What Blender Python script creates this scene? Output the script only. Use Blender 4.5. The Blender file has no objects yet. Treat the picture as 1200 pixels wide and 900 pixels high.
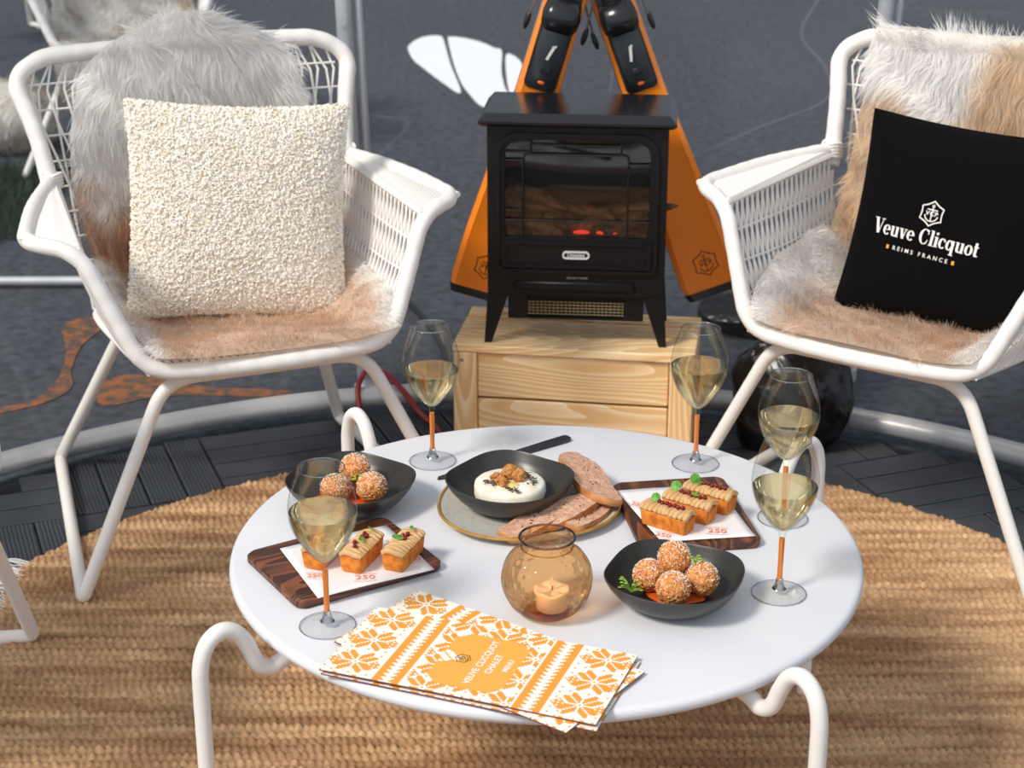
import bpy, math, random
import numpy as np
from mathutils import Vector, Matrix, Euler

random.seed(7)
RNG = np.random.default_rng(11)
SC = bpy.context.scene
COL = SC.collection
PI = math.pi

# ------------------------------------------------------------------ camera, sky, sun
cam_data = bpy.data.cameras.new('camera')
cam = bpy.data.objects.new('camera', cam_data); COL.objects.link(cam)
cam.location = (0.0, 0.0, 1.425)
cam.rotation_euler = (math.radians(90 - 21.5), 0, 0)
cam_data.sensor_width = 36.0
cam_data.lens = 2090.0 / 1200.0 * 36.0
cam_data.clip_start = 0.02
cam_data.dof.use_dof = True
cam_data.dof.focus_distance = 2.3
cam_data.dof.aperture_fstop = 9.0
SC.camera = cam

SC.view_settings.view_transform = 'Standard'
SC.view_settings.look = 'None'
SC.cycles.max_bounces = 16; SC.cycles.diffuse_bounces = 8; SC.cycles.transparent_max_bounces = 32
SC.view_settings.exposure = 0.06
SC.view_settings.gamma = 1.0
SC.view_settings.use_curve_mapping = False

world = bpy.data.worlds.new('sky'); SC.world = world
world.use_nodes = True
wn = world.node_tree; wn.nodes.clear()
wo = wn.nodes.new('ShaderNodeOutputWorld'); wb = wn.nodes.new('ShaderNodeBackground')
wb.inputs['Color'].default_value = (0.87, 0.94, 1.05, 1)
# a hazy sky, brighter towards the open side of the dome behind the camera
wt = wn.nodes.new('ShaderNodeTexCoord'); wd = wn.nodes.new('ShaderNodeVectorMath'); wd.operation = 'DOT_PRODUCT'
wd.inputs[1].default_value = (-0.25, -0.90, 0.36)
wr = wn.nodes.new('ShaderNodeMapRange'); wr.interpolation_type = 'SMOOTHSTEP'
wr.inputs['From Min'].default_value = -0.3; wr.inputs['From Max'].default_value = 0.95
wr.inputs['To Min'].default_value = 0.34; wr.inputs['To Max'].default_value = 0.92
wn.links.new(wt.outputs['Generated'], wd.inputs[0]); wn.links.new(wd.outputs['Value'], wr.inputs['Value']); wn.links.new(wr.outputs[0], wb.inputs['Strength'])
wn.links.new(wb.outputs[0], wo.inputs[0])

sun_data = bpy.data.lights.new('sun', 'SUN')
sun = bpy.data.objects.new('sun', sun_data); COL.objects.link(sun)
sun_data.energy = 2.8
sun_data.angle = math.radians(13)
sun_data.color = (1.0, 0.93, 0.82)
sun.rotation_euler = Vector((0.56, 0.44, -0.70)).to_track_quat('-Z', 'Y').to_euler()

# ------------------------------------------------------------------ materials
def new_mat(name):
    m = bpy.data.materials.new(name); m.use_nodes = True
    nt = m.node_tree; nt.nodes.clear()
    out = nt.nodes.new('ShaderNodeOutputMaterial')
    return m, nt, out

def N(nt, typ, **kw):
    n = nt.nodes.new(typ)
    for k, v in kw.items():
        if k in n.inputs.keys(): n.inputs[k].default_value = v
        else: setattr(n, k, v)
    return n

def c4(c): return (c[0], c[1], c[2], 1)

def srgb(r, g, b):
    f = lambda v: (v / 255 / 12.92) if v / 255 <= 0.04045 else ((v / 255 + 0.055) / 1.055) ** 2.4
    return (f(r), f(g), f(b))

def pbr(name, col, rough=0.5, metal=0.0, spec=0.5, var=None, scale=20.0, detail=4.0, stretch=(1, 1, 1),
        bump=0.0, bump_scale=None, bump_dist=0.002, coat=0.0, sheen=0.0, lo=0.35, hi=0.65, sss=0.0):
    m, nt, out = new_mat(name)
    b = N(nt, 'ShaderNodeBsdfPrincipled')
    b.inputs['Base Color'].default_value = c4(col); b.inputs['Roughness'].default_value = rough
    b.inputs['Metallic'].default_value = metal; b.inputs['Specular IOR Level'].default_value = spec
    b.inputs['Coat Weight'].default_value = coat; b.inputs['Sheen Weight'].default_value = sheen
    if sss:
        b.inputs['Subsurface Weight'].default_value = sss
        b.inputs['Subsurface Radius'].default_value = (0.004, 0.003, 0.002)
    nt.links.new(b.outputs[0], out.inputs[0])
    if var is not None or bump:
        tc = N(nt, 'ShaderNodeTexCoord'); mp = N(nt, 'ShaderNodeMapping'); mp.inputs['Scale'].default_value = stretch
        nt.links.new(tc.outputs['Object'], mp.inputs[0])
    if var is not None:
        nz = N(nt, 'ShaderNodeTexNoise', Scale=scale, Detail=detail)
        rp = N(nt, 'ShaderNodeValToRGB')
        rp.color_ramp.elements[0].position = lo; rp.color_ramp.elements[1].position = hi
        rp.color_ramp.elements[0].color = c4(col); rp.color_ramp.elements[1].color = c4(var)
        nt.links.new(mp.outputs[0], nz.inputs['Vector']); nt.links.new(nz.outputs['Fac'], rp.inputs[0])
        nt.links.new(rp.outputs[0], b.inputs['Base Color'])
    if bump:
        nb = N(nt, 'ShaderNodeTexNoise', Scale=bump_scale or scale, Detail=4.0)
        bp = N(nt, 'ShaderNodeBump', Strength=bump, Distance=bump_dist)
        nt.links.new(mp.outputs[0], nb.inputs['Vector']); nt.links.new(nb.outputs['Fac'], bp.inputs['Height'])
        nt.links.new(bp.outputs[0], b.inputs['Normal'])
    return m

def wood(name, light, dark, axis=0, scale=1.0, rough=0.5, knots=True, ring=26.0):
    m, nt, out = new_mat(name)
    b = N(nt, 'ShaderNodeBsdfPrincipled'); b.inputs['Roughness'].default_value = rough
    nt.links.new(b.outputs[0], out.inputs[0])
    tc = N(nt, 'ShaderNodeTexCoord'); mp = N(nt, 'ShaderNodeMapping')
    s = [scale * 1.0] * 3; s[axis] = scale * 0.16
    mp.inputs['Scale'].default_value = s
    oi = N(nt, 'ShaderNodeObjectInfo')
    mul = N(nt, 'ShaderNodeMath', operation='MULTIPLY'); mul.inputs[1].default_value = 7.0
    nt.links.new(oi.outputs['Random'], mul.inputs[0])
    nt.links.new(tc.outputs['Object'], mp.inputs[0])
    ad = N(nt, 'ShaderNodeVectorMath', operation='ADD')
    nt.links.new(mp.outputs[0], ad.inputs[0]); nt.links.new(mul.outputs[0], ad.inputs[1])
    nz = N(nt, 'ShaderNodeTexNoise', Scale=7.0, Detail=1.5)
    nt.links.new(ad.outputs[0], nz.inputs['Vector'])
    mm = N(nt, 'ShaderNodeMath', operation='MULTIPLY'); mm.inputs[1].default_value = ring
    nt.links.new(nz.outputs['Fac'], mm.inputs[0])
    sn = N(nt, 'ShaderNodeMath', operation='FRACT'); nt.links.new(mm.outputs[0], sn.inputs[0])
    fine = N(nt, 'ShaderNodeTexNoise', Scale=90.0, Detail=3.0); nt.links.new(ad.outputs[0], fine.inputs['Vector'])
    mix = N(nt, 'ShaderNodeMath', operation='MULTIPLY_ADD'); mix.inputs[1].default_value = 0.5
    nt.links.new(fine.outputs['Fac'], mix.inputs[0]); nt.links.new(sn.outputs[0], mix.inputs[2])
    rp = N(nt, 'ShaderNodeValToRGB')
    rp.color_ramp.elements[0].position = 0.25; rp.color_ramp.elements[0].color = c4(light)
    rp.color_ramp.elements[1].position = 1.3 / 1.5; rp.color_ramp.elements[1].color = c4(dark)
    nt.links.new(mix.outputs[0], rp.inputs[0])
    last = rp.outputs[0]
    if knots:
        vo = N(nt, 'ShaderNodeTexVoronoi', Scale=5.0)
        mp2 = N(nt, 'ShaderNodeMapping'); s2 = [1.6] * 3; s2[axis] = 0.9; mp2.inputs['Scale'].default_value = s2
        nt.links.new(tc.outputs['Object'], mp2.inputs[0]); nt.links.new(mp2.outputs[0], vo.inputs['Vector'])
        kr = N(nt, 'ShaderNodeValToRGB')
        kr.color_ramp.elements[0].position = 0.04; kr.color_ramp.elements[0].color = (1, 1, 1, 1)
        kr.color_ramp.elements[1].position = 0.10; kr.color_ramp.elements[1].color = (0, 0, 0, 1)
        nt.links.new(vo.outputs['Distance'], kr.inputs[0])
        mc = N(nt, 'ShaderNodeMix', data_type='RGBA')
        nt.links.new(kr.outputs[0], mc.inputs[0]); nt.links.new(last, mc.inputs[6])
        mc.inputs[7].default_value = c4([v * 0.35 for v in dark])
        last = mc.outputs[2]
    nt.links.new(last, b.inputs['Base Color'])
    bp = N(nt, 'ShaderNodeBump', Strength=0.15, Distance=0.001)
    nt.links.new(mix.outputs[0], bp.inputs['Height']); nt.links.new(bp.outputs[0], b.inputs['Normal'])
    return m

def thin_glass(name, tint=(0.985, 0.99, 0.99), edge=(0.66, 0.69, 0.7), refl=0.45, rough=0.01, bump=0.0, bscale=60.0, fac0=0.012):
    """Thin clear wall: mostly see-through, tinted, darker where seen edge-on, mirror share rising at grazing angles."""
    m, nt, out = new_mat(name)
    lw = N(nt, 'ShaderNodeLayerWeight', Blend=0.35)
    rp = N(nt, 'ShaderNodeValToRGB')
    rp.color_ramp.elements[0].position = 0.55; rp.color_ramp.elements[0].color = c4(tint)
    rp.color_ramp.elements[1].position = 0.95; rp.color_ramp.elements[1].color = c4(edge)
    nt.links.new(lw.outputs['Facing'], rp.inputs[0])
    tr = N(nt, 'ShaderNodeBsdfTransparent'); nt.links.new(rp.outputs[0], tr.inputs[0])
    gl = N(nt, 'ShaderNodeBsdfGlossy'); gl.inputs['Roughness'].default_value = rough
    fr = N(nt, 'ShaderNodeFresnel', IOR=1.5)
    mul = N(nt, 'ShaderNodeMath', operation='MULTIPLY_ADD', use_clamp=True)
    mul.inputs[1].default_value = refl; mul.inputs[2].default_value = fac0
    nt.links.new(fr.outputs[0], mul.inputs[0])
    mx = N(nt, 'ShaderNodeMixShader')
    nt.links.new(mul.outputs[0], mx.inputs[0]); nt.links.new(tr.outputs[0], mx.inputs[1]); nt.links.new(gl.outputs[0], mx.inputs[2])
    nt.links.new(mx.outputs[0], out.inputs[0])
    if bump:
        tc = N(nt, 'ShaderNodeTexCoord')
        vo = N(nt, 'ShaderNodeTexVoronoi', Scale=bscale, feature='SMOOTH_F1')
        nt.links.new(tc.outputs['Object'], vo.inputs['Vector'])
        bp = N(nt, 'ShaderNodeBump', Strength=bump, Distance=0.003)
        nt.links.new(vo.outputs['Distance'], bp.inputs['Height'])
        nt.links.new(bp.outputs[0], gl.inputs['Normal']); nt.links.new(bp.outputs[0], lw.inputs['Normal'])
        nt.links.new(bp.outputs[0], fr.inputs['Normal'])
    return m

def fur_mat(name, rough=0.8, trans=0.2):
    m, nt, out = new_mat(name)
    at = N(nt, 'ShaderNodeAttribute', attribute_name='fur_colour')
    d = N(nt, 'ShaderNodeBsdfDiffuse'); t = N(nt, 'ShaderNodeBsdfTranslucent')
    nt.links.new(at.outputs['Color'], d.inputs[0]); nt.links.new(at.outputs['Color'], t.inputs[0])
    mx = N(nt, 'ShaderNodeMixShader'); mx.inputs[0].default_value = trans
    nt.links.new(d.outputs[0], mx.inputs[1]); nt.links.new(t.outputs[0], mx.inputs[2])
    tr = N(nt, 'ShaderNodeBsdfTransparent'); mx2 = N(nt, 'ShaderNodeMixShader'); mx2.inputs[0].default_value = 0.5   # fine hairs let light past
    nt.links.new(mx.outputs[0], mx2.inputs[1]); nt.links.new(tr.outputs[0], mx2.inputs[2])
    nt.links.new(mx2.outputs[0], out.inputs[0])
    return m

M = {}
M['white_metal'] = pbr('white_powder_coat', srgb(236, 232, 226), 0.42, bump=0.05, bump_scale=300)
M['white_top'] = pbr('white_lacquer', srgb(226, 226, 230), 0.38, var=srgb(220, 222, 228), scale=5, bump=0.03, bump_scale=150)
M['wicker'] = pbr('white_wicker', srgb(238, 235, 230), 0.5, bump=0.25, bump_scale=220, bump_dist=0.001)
M['deck'] = pbr('dark_deck_plastic', srgb(50, 54, 60), 0.55, var=srgb(62, 66, 72), scale=9, bump=0.1, bump_scale=200)
M['ground'] = pbr('dark_blue_grey_ground', srgb(42, 46, 53), 0.9, var=srgb(78, 83, 91), scale=40, detail=9, lo=0.3, hi=0.75, bump=0.4, bump_scale=120, bump_dist=0.004)
M['rust'] = pbr('rust_marking', srgb(150, 90, 48), 0.9, var=srgb(78, 68, 62), scale=38, detail=9, lo=.40, hi=.60)
M['oval'] = pbr('white_reflection', (0.93, 0.93, 0.94), 0.7)  # white of the vinyl wall's reflection, painted as a flat patch
M['alu'] = pbr('dull_aluminium', srgb(206, 207, 208), 0.4, metal=0.3, var=srgb(190, 191, 193), scale=12)
M['black_metal'] = pbr('black_stove_metal', srgb(14, 14, 16), 0.42, spec=0.35, bump=0.05, bump_scale=400)
M['black_gloss'] = pbr('black_gloss', srgb(22, 23, 26), 0.22)
M['black_plastic'] = pbr('black_plastic', srgb(24, 25, 28), 0.3)
M['dark_grey'] = pbr('dark_grey_plastic', srgb(52, 56, 60), 0.35)
M['chrome'] = pbr('bright_silver', (0.75, 0.75, 0.76), 0.3, metal=0.15)
M['steel'] = pbr('grey_steel', (0.35, 0.35, 0.36), 0.3, metal=0.9)
M['orange'] = pbr('orange_lacquer', (1.0, .265, .018), 0.3, coat=0.2)
M['orange_glow'] = pbr('orange_plastic', srgb(235, 100, 20), 0.4)
M['ink'] = pbr('dark_brown_ink', srgb(70, 38, 12), 0.5)
M['pine'] = wood('pine', srgb(250, 226, 184), srgb(230, 188, 132), 0, 1.0, 0.55)
M['pine_up'] = wood('pine_upright', srgb(250, 224, 180), srgb(228, 186, 130), 2, 1.0, 0.55)
M['walnut'] = wood('walnut', srgb(134, 78, 48), srgb(66, 36, 23), 0, 2.2, 0.42, knots=False, ring=14)
M['crockery'] = pbr('black_stoneware', srgb(44, 42, 40), 0.33, var=srgb(52, 50, 47), scale=30, bump=0.06, bump_scale=90)
M['plate'] = pbr('speckled_grey_glaze', srgb(198, 195, 186), 0.3, var=srgb(178, 174, 165), scale=160, lo=0.55, hi=0.7)
M['gold'] = pbr('mustard_gold_rim', srgb(196, 152, 72), 0.3, metal=0.25, var=srgb(168, 122, 52), scale=40)
M['paper'] = pbr('white_greaseproof', srgb(236, 233, 234), 0.6)
M['paper_ink'] = pbr('coral_ink', srgb(232, 150, 118), 0.7)
M['menu_white'] = pbr('menu_white', srgb(250, 244, 234), 0.6)
M['menu_orange'] = pbr('menu_orange', srgb(238, 160, 60), 0.6)
M['menu_badge'] = pbr('menu_badge', srgb(246, 176, 78), 0.6)
M['menu_edge'] = pbr('menu_board_edge', srgb(120, 60, 50), 0.7)
M['sponge'] = pbr('golden_sponge', srgb(226, 140, 44), 0.8, var=srgb(190, 100, 26), scale=120, bump=0.5, bump_scale=260, bump_dist=0.002)
M['cream'] = pbr('piped_cream', srgb(216, 176, 124), 0.5, var=srgb(204, 160, 104), scale=90, sss=0.1)
M['berry'] = pbr('red_berry', srgb(120, 14, 22), 0.15)
M['leaf'] = pbr('green_leaf', srgb(74, 140, 44), 0.45, var=srgb(104, 168, 62), scale=140)
M['herb'] = pbr('bright_herb', srgb(140, 178, 50), 0.5)
M['thyme'] = pbr('dark_thyme', srgb(70, 72, 42), 0.7, var=srgb(96, 84, 54), scale=400)
M['crumb'] = pbr('fried_crumb', srgb(230, 156, 80), 0.75, var=srgb(192, 110, 50), scale=160, bump=0.7, bump_scale=300, bump_dist=0.003)
M['cheese'] = pbr('camembert_rind', srgb(246, 242, 232), 0.6, var=srgb(236, 226, 200), scale=60, bump=0.4, bump_scale=120, bump_dist=0.002, sss=0.15)
M['flake'] = pbr('grated_white_cheese', srgb(252, 246, 232), 0.6)
M['walnut_nut'] = pbr('honeyed_nut', srgb(204, 142, 72), 0.35, var=srgb(160, 98, 42), scale=150, bump=0.6, bump_scale=140, bump_dist=0.003)
M['honey'] = pbr('honey', srgb(232, 204, 130), 0.15)
M['tomato'] = pbr('tomato_sauce', srgb(206, 84, 30), 0.25)
M['bread'] = pbr('rye_crumb', srgb(222, 180, 152), 0.85, var=srgb(196, 146, 118), scale=110, detail=8, bump=0.8, bump_scale=180, bump_dist=0.003)
M['crust'] = pbr('bread_crust', srgb(200, 140, 84), 0.7, var=srgb(168, 106, 58), scale=60, bump=0.4, bump_scale=120)
M['seed'] = pbr('dark_seed', srgb(72, 50, 36), 0.6)
M['candle'] = pbr('candle_wax', srgb(252, 242, 236), 0.5)
M['black_cloth'] = pbr('black_cotton', srgb(9, 8, 10), 0.95, spec=.1, bump=0.15, bump_scale=700)
M['print_white'] = pbr('white_print', srgb(232, 228, 224), 0.7)
M['print_orange'] = pbr('orange_print', srgb(232, 160, 70), 0.7)
M['bag'] = pbr('black_bag_plastic', srgb(11, 11, 13), 0.3, bump=0.35, bump_scale=9, bump_dist=0.02)
M['red_cable'] = pbr('red_cable', srgb(150, 22, 28), 0.45)
M['black_cable'] = pbr('black_cable', srgb(20, 20, 22), 0.5)
M['knife'] = pbr('dark_knife', srgb(30, 34, 44), 0.3)
M['log'] = pbr('charred_log', srgb(48, 40, 36), 0.75, var=srgb(150, 98, 66), scale=30, detail=8, bump=1.0, bump_scale=60, bump_dist=0.008)
M['grass'] = pbr('dark_turf', srgb(34, 58, 34), 0.8)
M['boucle'] = pbr('cream_boucle', (.95, .91, .83), 0.9, sheen=0.2, var=(.90, .83, .70), scale=60)
M['thread'] = pbr('white_thread', srgb(226, 224, 222), 0.9)
M['glass'] = thin_glass('clear_wine_glass', refl=.22, fac0=.006)
M['amber'] = thin_glass('amber_glass', tint=(0.95, 0.72, 0.47), edge=(0.30, 0.15, 0.07), refl=0.6, rough=0.03, bump=0.9, bscale=110.0, fac0=0.01)
M['stove_glass'] = thin_glass('stove_door_glass', tint=(0.9, 0.9, 0.9), edge=(0.8, 0.8, 0.8), refl=0.9, rough=0.02, fac0=0.045)
M['fur'] = fur_mat('sheepskin_fur')

def emission(name, col, s):
    m, nt, out = new_mat(name)
    e = N(nt, 'ShaderNodeEmission'); e.inputs[0].default_value = c4(col); e.inputs[1].default_value = s
    nt.links.new(e.outputs[0], out.inputs[0]); return m
M['ember'] = emission('glowing_ember', (1.0, 0.06, 0.03), 0.9)

def wine_mat():
    m, nt, out = new_mat('sparkling_wine')
    r = N(nt, 'ShaderNodeBsdfRefraction', IOR=1.33); r.inputs['Color'].default_value = (1.0, 0.92, 0.66, 1); r.inputs['Roughness'].default_value = 0.02
    t = N(nt, 'ShaderNodeBsdfTransparent'); t.inputs[0].default_value = (1.0, 0.95, 0.76, 1)
    g = N(nt, 'ShaderNodeBsdfGlossy'); g.inputs['Roughness'].default_value = 0.03
    fr = N(nt, 'ShaderNodeFresnel', IOR=1.33)
    a0 = N(nt, 'ShaderNodeMixShader'); a0.inputs[0].default_value = 0.5
    nt.links.new(r.outputs[0], a0.inputs[1]); nt.links.new(t.outputs[0], a0.inputs[2])
    tl = N(nt, 'ShaderNodeBsdfTranslucent'); tl.inputs[0].default_value = (1.0, 0.84, 0.50, 1)
    a = N(nt, 'ShaderNodeMixShader'); a.inputs[0].default_value = 0.08
    nt.links.new(a0.outputs[0], a.inputs[1]); nt.links.new(tl.outputs[0], a.inputs[2])
    b = N(nt, 'ShaderNodeMixShader')
    nt.links.new(fr.outputs[0], b.inputs[0]); nt.links.new(a.outputs[0], b.inputs[1]); nt.links.new(g.outputs[0], b.inputs[2])
    nt.links.new(b.outputs[0], out.inputs[0]); return m
M['wine'] = wine_mat()

def film_mat():
    m, nt, out = new_mat('clear_vinyl_film')
    tc = N(nt, 'ShaderNodeTexCoord')
    nz = N(nt, 'ShaderNodeTexNoise', Scale=1.7, Detail=1.0, Distortion=1.2); nt.links.new(tc.outputs['Object'], nz.inputs['Vector'])
    s = N(nt, 'ShaderNodeMath', operation='SUBTRACT'); s.inputs[1].default_value = 0.5; nt.links.new(nz.outputs['Fac'], s.inputs[0])
    a = N(nt, 'ShaderNodeMath', operation='ABSOLUTE'); nt.links.new(s.outputs[0], a.inputs[0])
    rp = N(nt, 'ShaderNodeValToRGB')
    rp.color_ramp.elements[0].position = 0.0; rp.color_ramp.elements[0].color = (0.09, 0.09, 0.09, 1)  # pale crease lines: faint wrinkle reflections painted into the film
    rp.color_ramp.elements[1].position = 0.006; rp.color_ramp.elements[1].color = (0.02, 0.02, 0.02, 1)
    nt.links.new(a.outputs[0], rp.inputs[0])
    t = N(nt, 'ShaderNodeBsdfTransparent'); t.inputs[0].default_value = (0.93, 0.95, 0.97, 1)
    d = N(nt, 'ShaderNodeBsdfDiffuse'); d.inputs[0].default_value = (0.85, 0.88, 0.92, 1)
    mx = N(nt, 'ShaderNodeMixShader'); nt.links.new(rp.outputs[0], mx.inputs[0])
    nt.links.new(t.outputs[0], mx.inputs[1]); nt.links.new(d.outputs[0], mx.inputs[2])
    g = N(nt, 'ShaderNodeBsdfGlossy'); g.inputs['Roughness'].default_value = 0.08
    fr = N(nt, 'ShaderNodeFresnel', IOR=1.35)
    mx2 = N(nt, 'ShaderNodeMixShader'); nt.links.new(fr.outputs[0], mx2.inputs[0])
    nt.links.new(mx.outputs[0], mx2.inputs[1]); nt.links.new(g.outputs[0], mx2.inputs[2])
    nt.links.new(mx2.outputs[0], out.inputs[0]); return m
M['film'] = film_mat()

def jute_mat():
    m, nt, out = new_mat('woven_jute')
    b = N(nt, 'ShaderNodeBsdfPrincipled'); b.inputs['Roughness'].default_value = 0.9; b.inputs['Specular IOR Level'].default_value = 0.2
    tc = N(nt, 'ShaderNodeTexCoord')
    mp = N(nt, 'ShaderNodeMapping'); mp.inputs['Scale'].default_value = (3.0, 28.0, 1.0)
    nt.links.new(tc.outputs['Object'], mp.inputs[0])
    n1 = N(nt, 'ShaderNodeTexNoise', Scale=1.0, Detail=3.0); nt.links.new(mp.outputs[0], n1.inputs['Vector'])
    rp = N(nt, 'ShaderNodeValToRGB')
    rp.color_ramp.elements[0].position = 0.36; rp.color_ramp.elements[0].color = c4(srgb(160, 120, 86))
    rp.color_ramp.elements[1].position = 0.68; rp.color_ramp.elements[1].color = c4(srgb(220, 182, 140))
    nt.links.new(n1.outputs['Fac'], rp.inputs[0])
    mp2 = N(nt, 'ShaderNodeMapping'); mp2.inputs['Scale'].default_value = (90, 60, 1)
    nt.links.new(tc.outputs['Object'], mp2.inputs[0])
    n2 = N(nt, 'ShaderNodeTexNoise', Scale=1.0, Detail=2.0); nt.links.new(mp2.outputs[0], n2.inputs['Vector'])
    n3 = N(nt, 'ShaderNodeTexNoise', Scale=900.0, Detail=2.0); nt.links.new(tc.outputs['Object'], n3.inputs['Vector'])
    ad = N(nt, 'ShaderNodeMath', operation='ADD'); nt.links.new(n2.outputs['Fac'], ad.inputs[0]); nt.links.new(n3.outputs['Fac'], ad.inputs[1])
    mr = N(nt, 'ShaderNodeMapRange'); mr.inputs['From Min'].default_value = 0.6; mr.inputs['From Max'].default_value = 1.4
    mr.inputs['To Min'].default_value = 0.62; mr.inputs['To Max'].default_value = 1.3
    nt.links.new(ad.outputs[0], mr.inputs['Value'])
    vm = N(nt, 'ShaderNodeVectorMath', operation='SCALE'); nt.links.new(rp.outputs[0], vm.inputs[0]); nt.links.new(mr.outputs[0], vm.inputs['Scale'])
    nt.links.new(vm.outputs[0], b.inputs['Base Color'])
    bp = N(nt, 'ShaderNodeBump', Strength=0.5, Distance=0.002); nt.links.new(n3.outputs['Fac'], bp.inputs['Height'])
    nt.links.new(bp.outputs[0], b.inputs['Normal'])
    nt.links.new(b.outputs[0], out.inputs[0]); return m
M['jute'] = jute_mat()

# ------------------------------------------------------------------ mesh helpers
class MB:
    """Collects shapes; build() links them as ONE mesh object."""
    def __init__(s): s.V = []; s.F = []; s.MI = []; s.n = 0
    def add(s, V, F, mi=0):
        V = np.asarray(V, float).reshape(-1, 3)
        s.V.append(V); s.F.extend([tuple(int(i) + s.n for i in f) for f in F]); s.MI.extend([mi] * len(F)); s.n += len(V)
        return s
    def tube(s, pts, r, n=8, closed=False, mi=0):
        V, F = tube(pts, r, n, closed); return s.add(V, F, mi)
    def box(s, lo, hi, b=0.0, mi=0, rot=None, at=None):
        V, F = bevel_box(lo, hi, b)
        if rot is not None: V = np.array([tuple(rot @ Vector(v)) for v in V])
        if at is not None: V = V + np.array(at)
        return s.add(V, F, mi)
    def lathe(s, prof, n=32, mi=0, closed=False):
        V, F = lathe(prof, n, closed); return s.add(V, F, mi)
    def tf(s, mat):
        s.V = [np.array([tuple(mat @ Vector(v)) for v in V]) for V in s.V]; return s
    def build(s, name, mat, parent=None, smooth=True, angle=40):
        V = np.vstack(s.V)
        return mesh_obj(name, V, s.F, mat, parent, smooth, angle, s.MI)

def mesh_obj(name, V, F, mat, parent=None, smooth=True, angle=40, mi=None):
    me = bpy.data.meshes.new(name)
    me.from_pydata([tuple(v) for v in V], [], F); me.update()
    mats = mat if isinstance(mat, (list, tuple)) else [mat]
    for m in mats: me.materials.append(m)
    if mi is not None and len(mats) > 1: me.polygons.foreach_set('material_index', np.array(mi, dtype=np.int32))
    if smooth:
        me.polygons.foreach_set('use_smooth', np.ones(len(me.polygons), dtype=bool))
        if angle: me.set_sharp_from_angle(angle=math.radians(angle))
    o = bpy.data.objects.new(name, me); COL.objects.link(o)
    if parent is not None: o.parent = parent
    return o

def fast_mesh(name, V, quads, tris, mat, parent=None, smooth=True, colours=None, normals=None):
    me = bpy.data.meshes.new(name)
    V = np.ascontiguousarray(V, dtype=np.float32)
    me.vertices.add(len(V)); me.vertices.foreach_set('co', V.ravel())
    nq, ntr = len(quads), len(tris)
    loops = np.concatenate([np.asarray(quads, dtype=np.int32).ravel(), np.asarray(tris, dtype=np.int32).ravel()])
    me.loops.add(len(loops)); me.loops.foreach_set('vertex_index', loops)
    starts = np.concatenate([np.arange(nq) * 4, nq * 4 + np.arange(ntr) * 3]).astype(np.int32)
    me.polygons.add(nq + ntr); me.polygons.foreach_set('loop_start', starts)
    if smooth: me.polygons.foreach_set('use_smooth', np.ones(nq + ntr, dtype=bool))
    me.update(calc_edges=True); me.validate()
    if colours is not None:
        at = me.color_attributes.new('fur_colour', 'FLOAT_COLOR', 'POINT')
        cc = np.ones((len(V), 4), dtype=np.float32); cc[:, :3] = colours
        at.data.foreach_set('color', cc.ravel())
    if normals is not None: me.normals_split_custom_set_from_vertices(np.ascontiguousarray(normals, dtype=np.float32))
    me.materials.append(mat)
    o = bpy.data.objects.new(name, me); COL.objects.link(o)
    if parent is not None: o.parent = parent
    return o

def tube(pts, r, n=8, closed=False):
    P = np.asarray(pts, float); m = len(P)
    R = np.full(m, float(r)) if np.isscalar(r) else np.asarray(r, float)
    if closed: T = np.roll(P, -1, 0) - np.roll(P, 1, 0)
    else:
        T = np.empty_like(P); T[1:-1] = P[2:] - P[:-2]; T[0] = P[1] - P[0]; T[-1] = P[-1] - P[-2]
    T /= np.linalg.norm(T, axis=1)[:, None] + 1e-12
    a = np.array([0, 0, 1.0]) if abs(T[0][2]) < 0.9 else np.array([1.0, 0, 0])
    u = np.cross(T[0], a); u /= np.linalg.norm(u)
    V = np.empty((m, n, 3)); ang = np.arange(n) * 2 * PI / n
    for i in range(m):
        u = u - T[i] * np.dot(u, T[i]); u /= np.linalg.norm(u) + 1e-12
        w = np.cross(T[i], u)
        V[i] = P[i] + R[i] * (np.cos(ang)[:, None] * u + np.sin(ang)[:, None] * w)
    F = []
    for i in range(m if closed else m - 1):
        j = (i + 1) % m
        for k in range(n):
            k2 = (k + 1) % n
            F.append((i * n + k, i * n + k2, j * n + k2, j * n + k))
    if not closed:
        F.append(tuple(range(n))[::-1]); F.append(tuple((m - 1) * n + k for k in range(n)))
    return V.reshape(-1, 3), F

def lathe(prof, n=32, closed=False):
    V = []; F = []; m = len(prof)
    for r, z in prof:
        r = max(r, 1e-5)
        for k in range(n):
            a = 2 * PI * k / n; V.append((r * math.cos(a), r * math.sin(a), z))
    for i in range(m if closed else m - 1):
        j = (i + 1) % m
        for k in range(n):
            k2 = (k + 1) % n; F.append((i * n + k, i * n + k2, j * n + k2, j * n + k))
    if not closed:
        F.append(tuple(range(n))[::-1]); F.append(tuple((m - 1) * n + k for k in range(n)))
    return V, F

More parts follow.
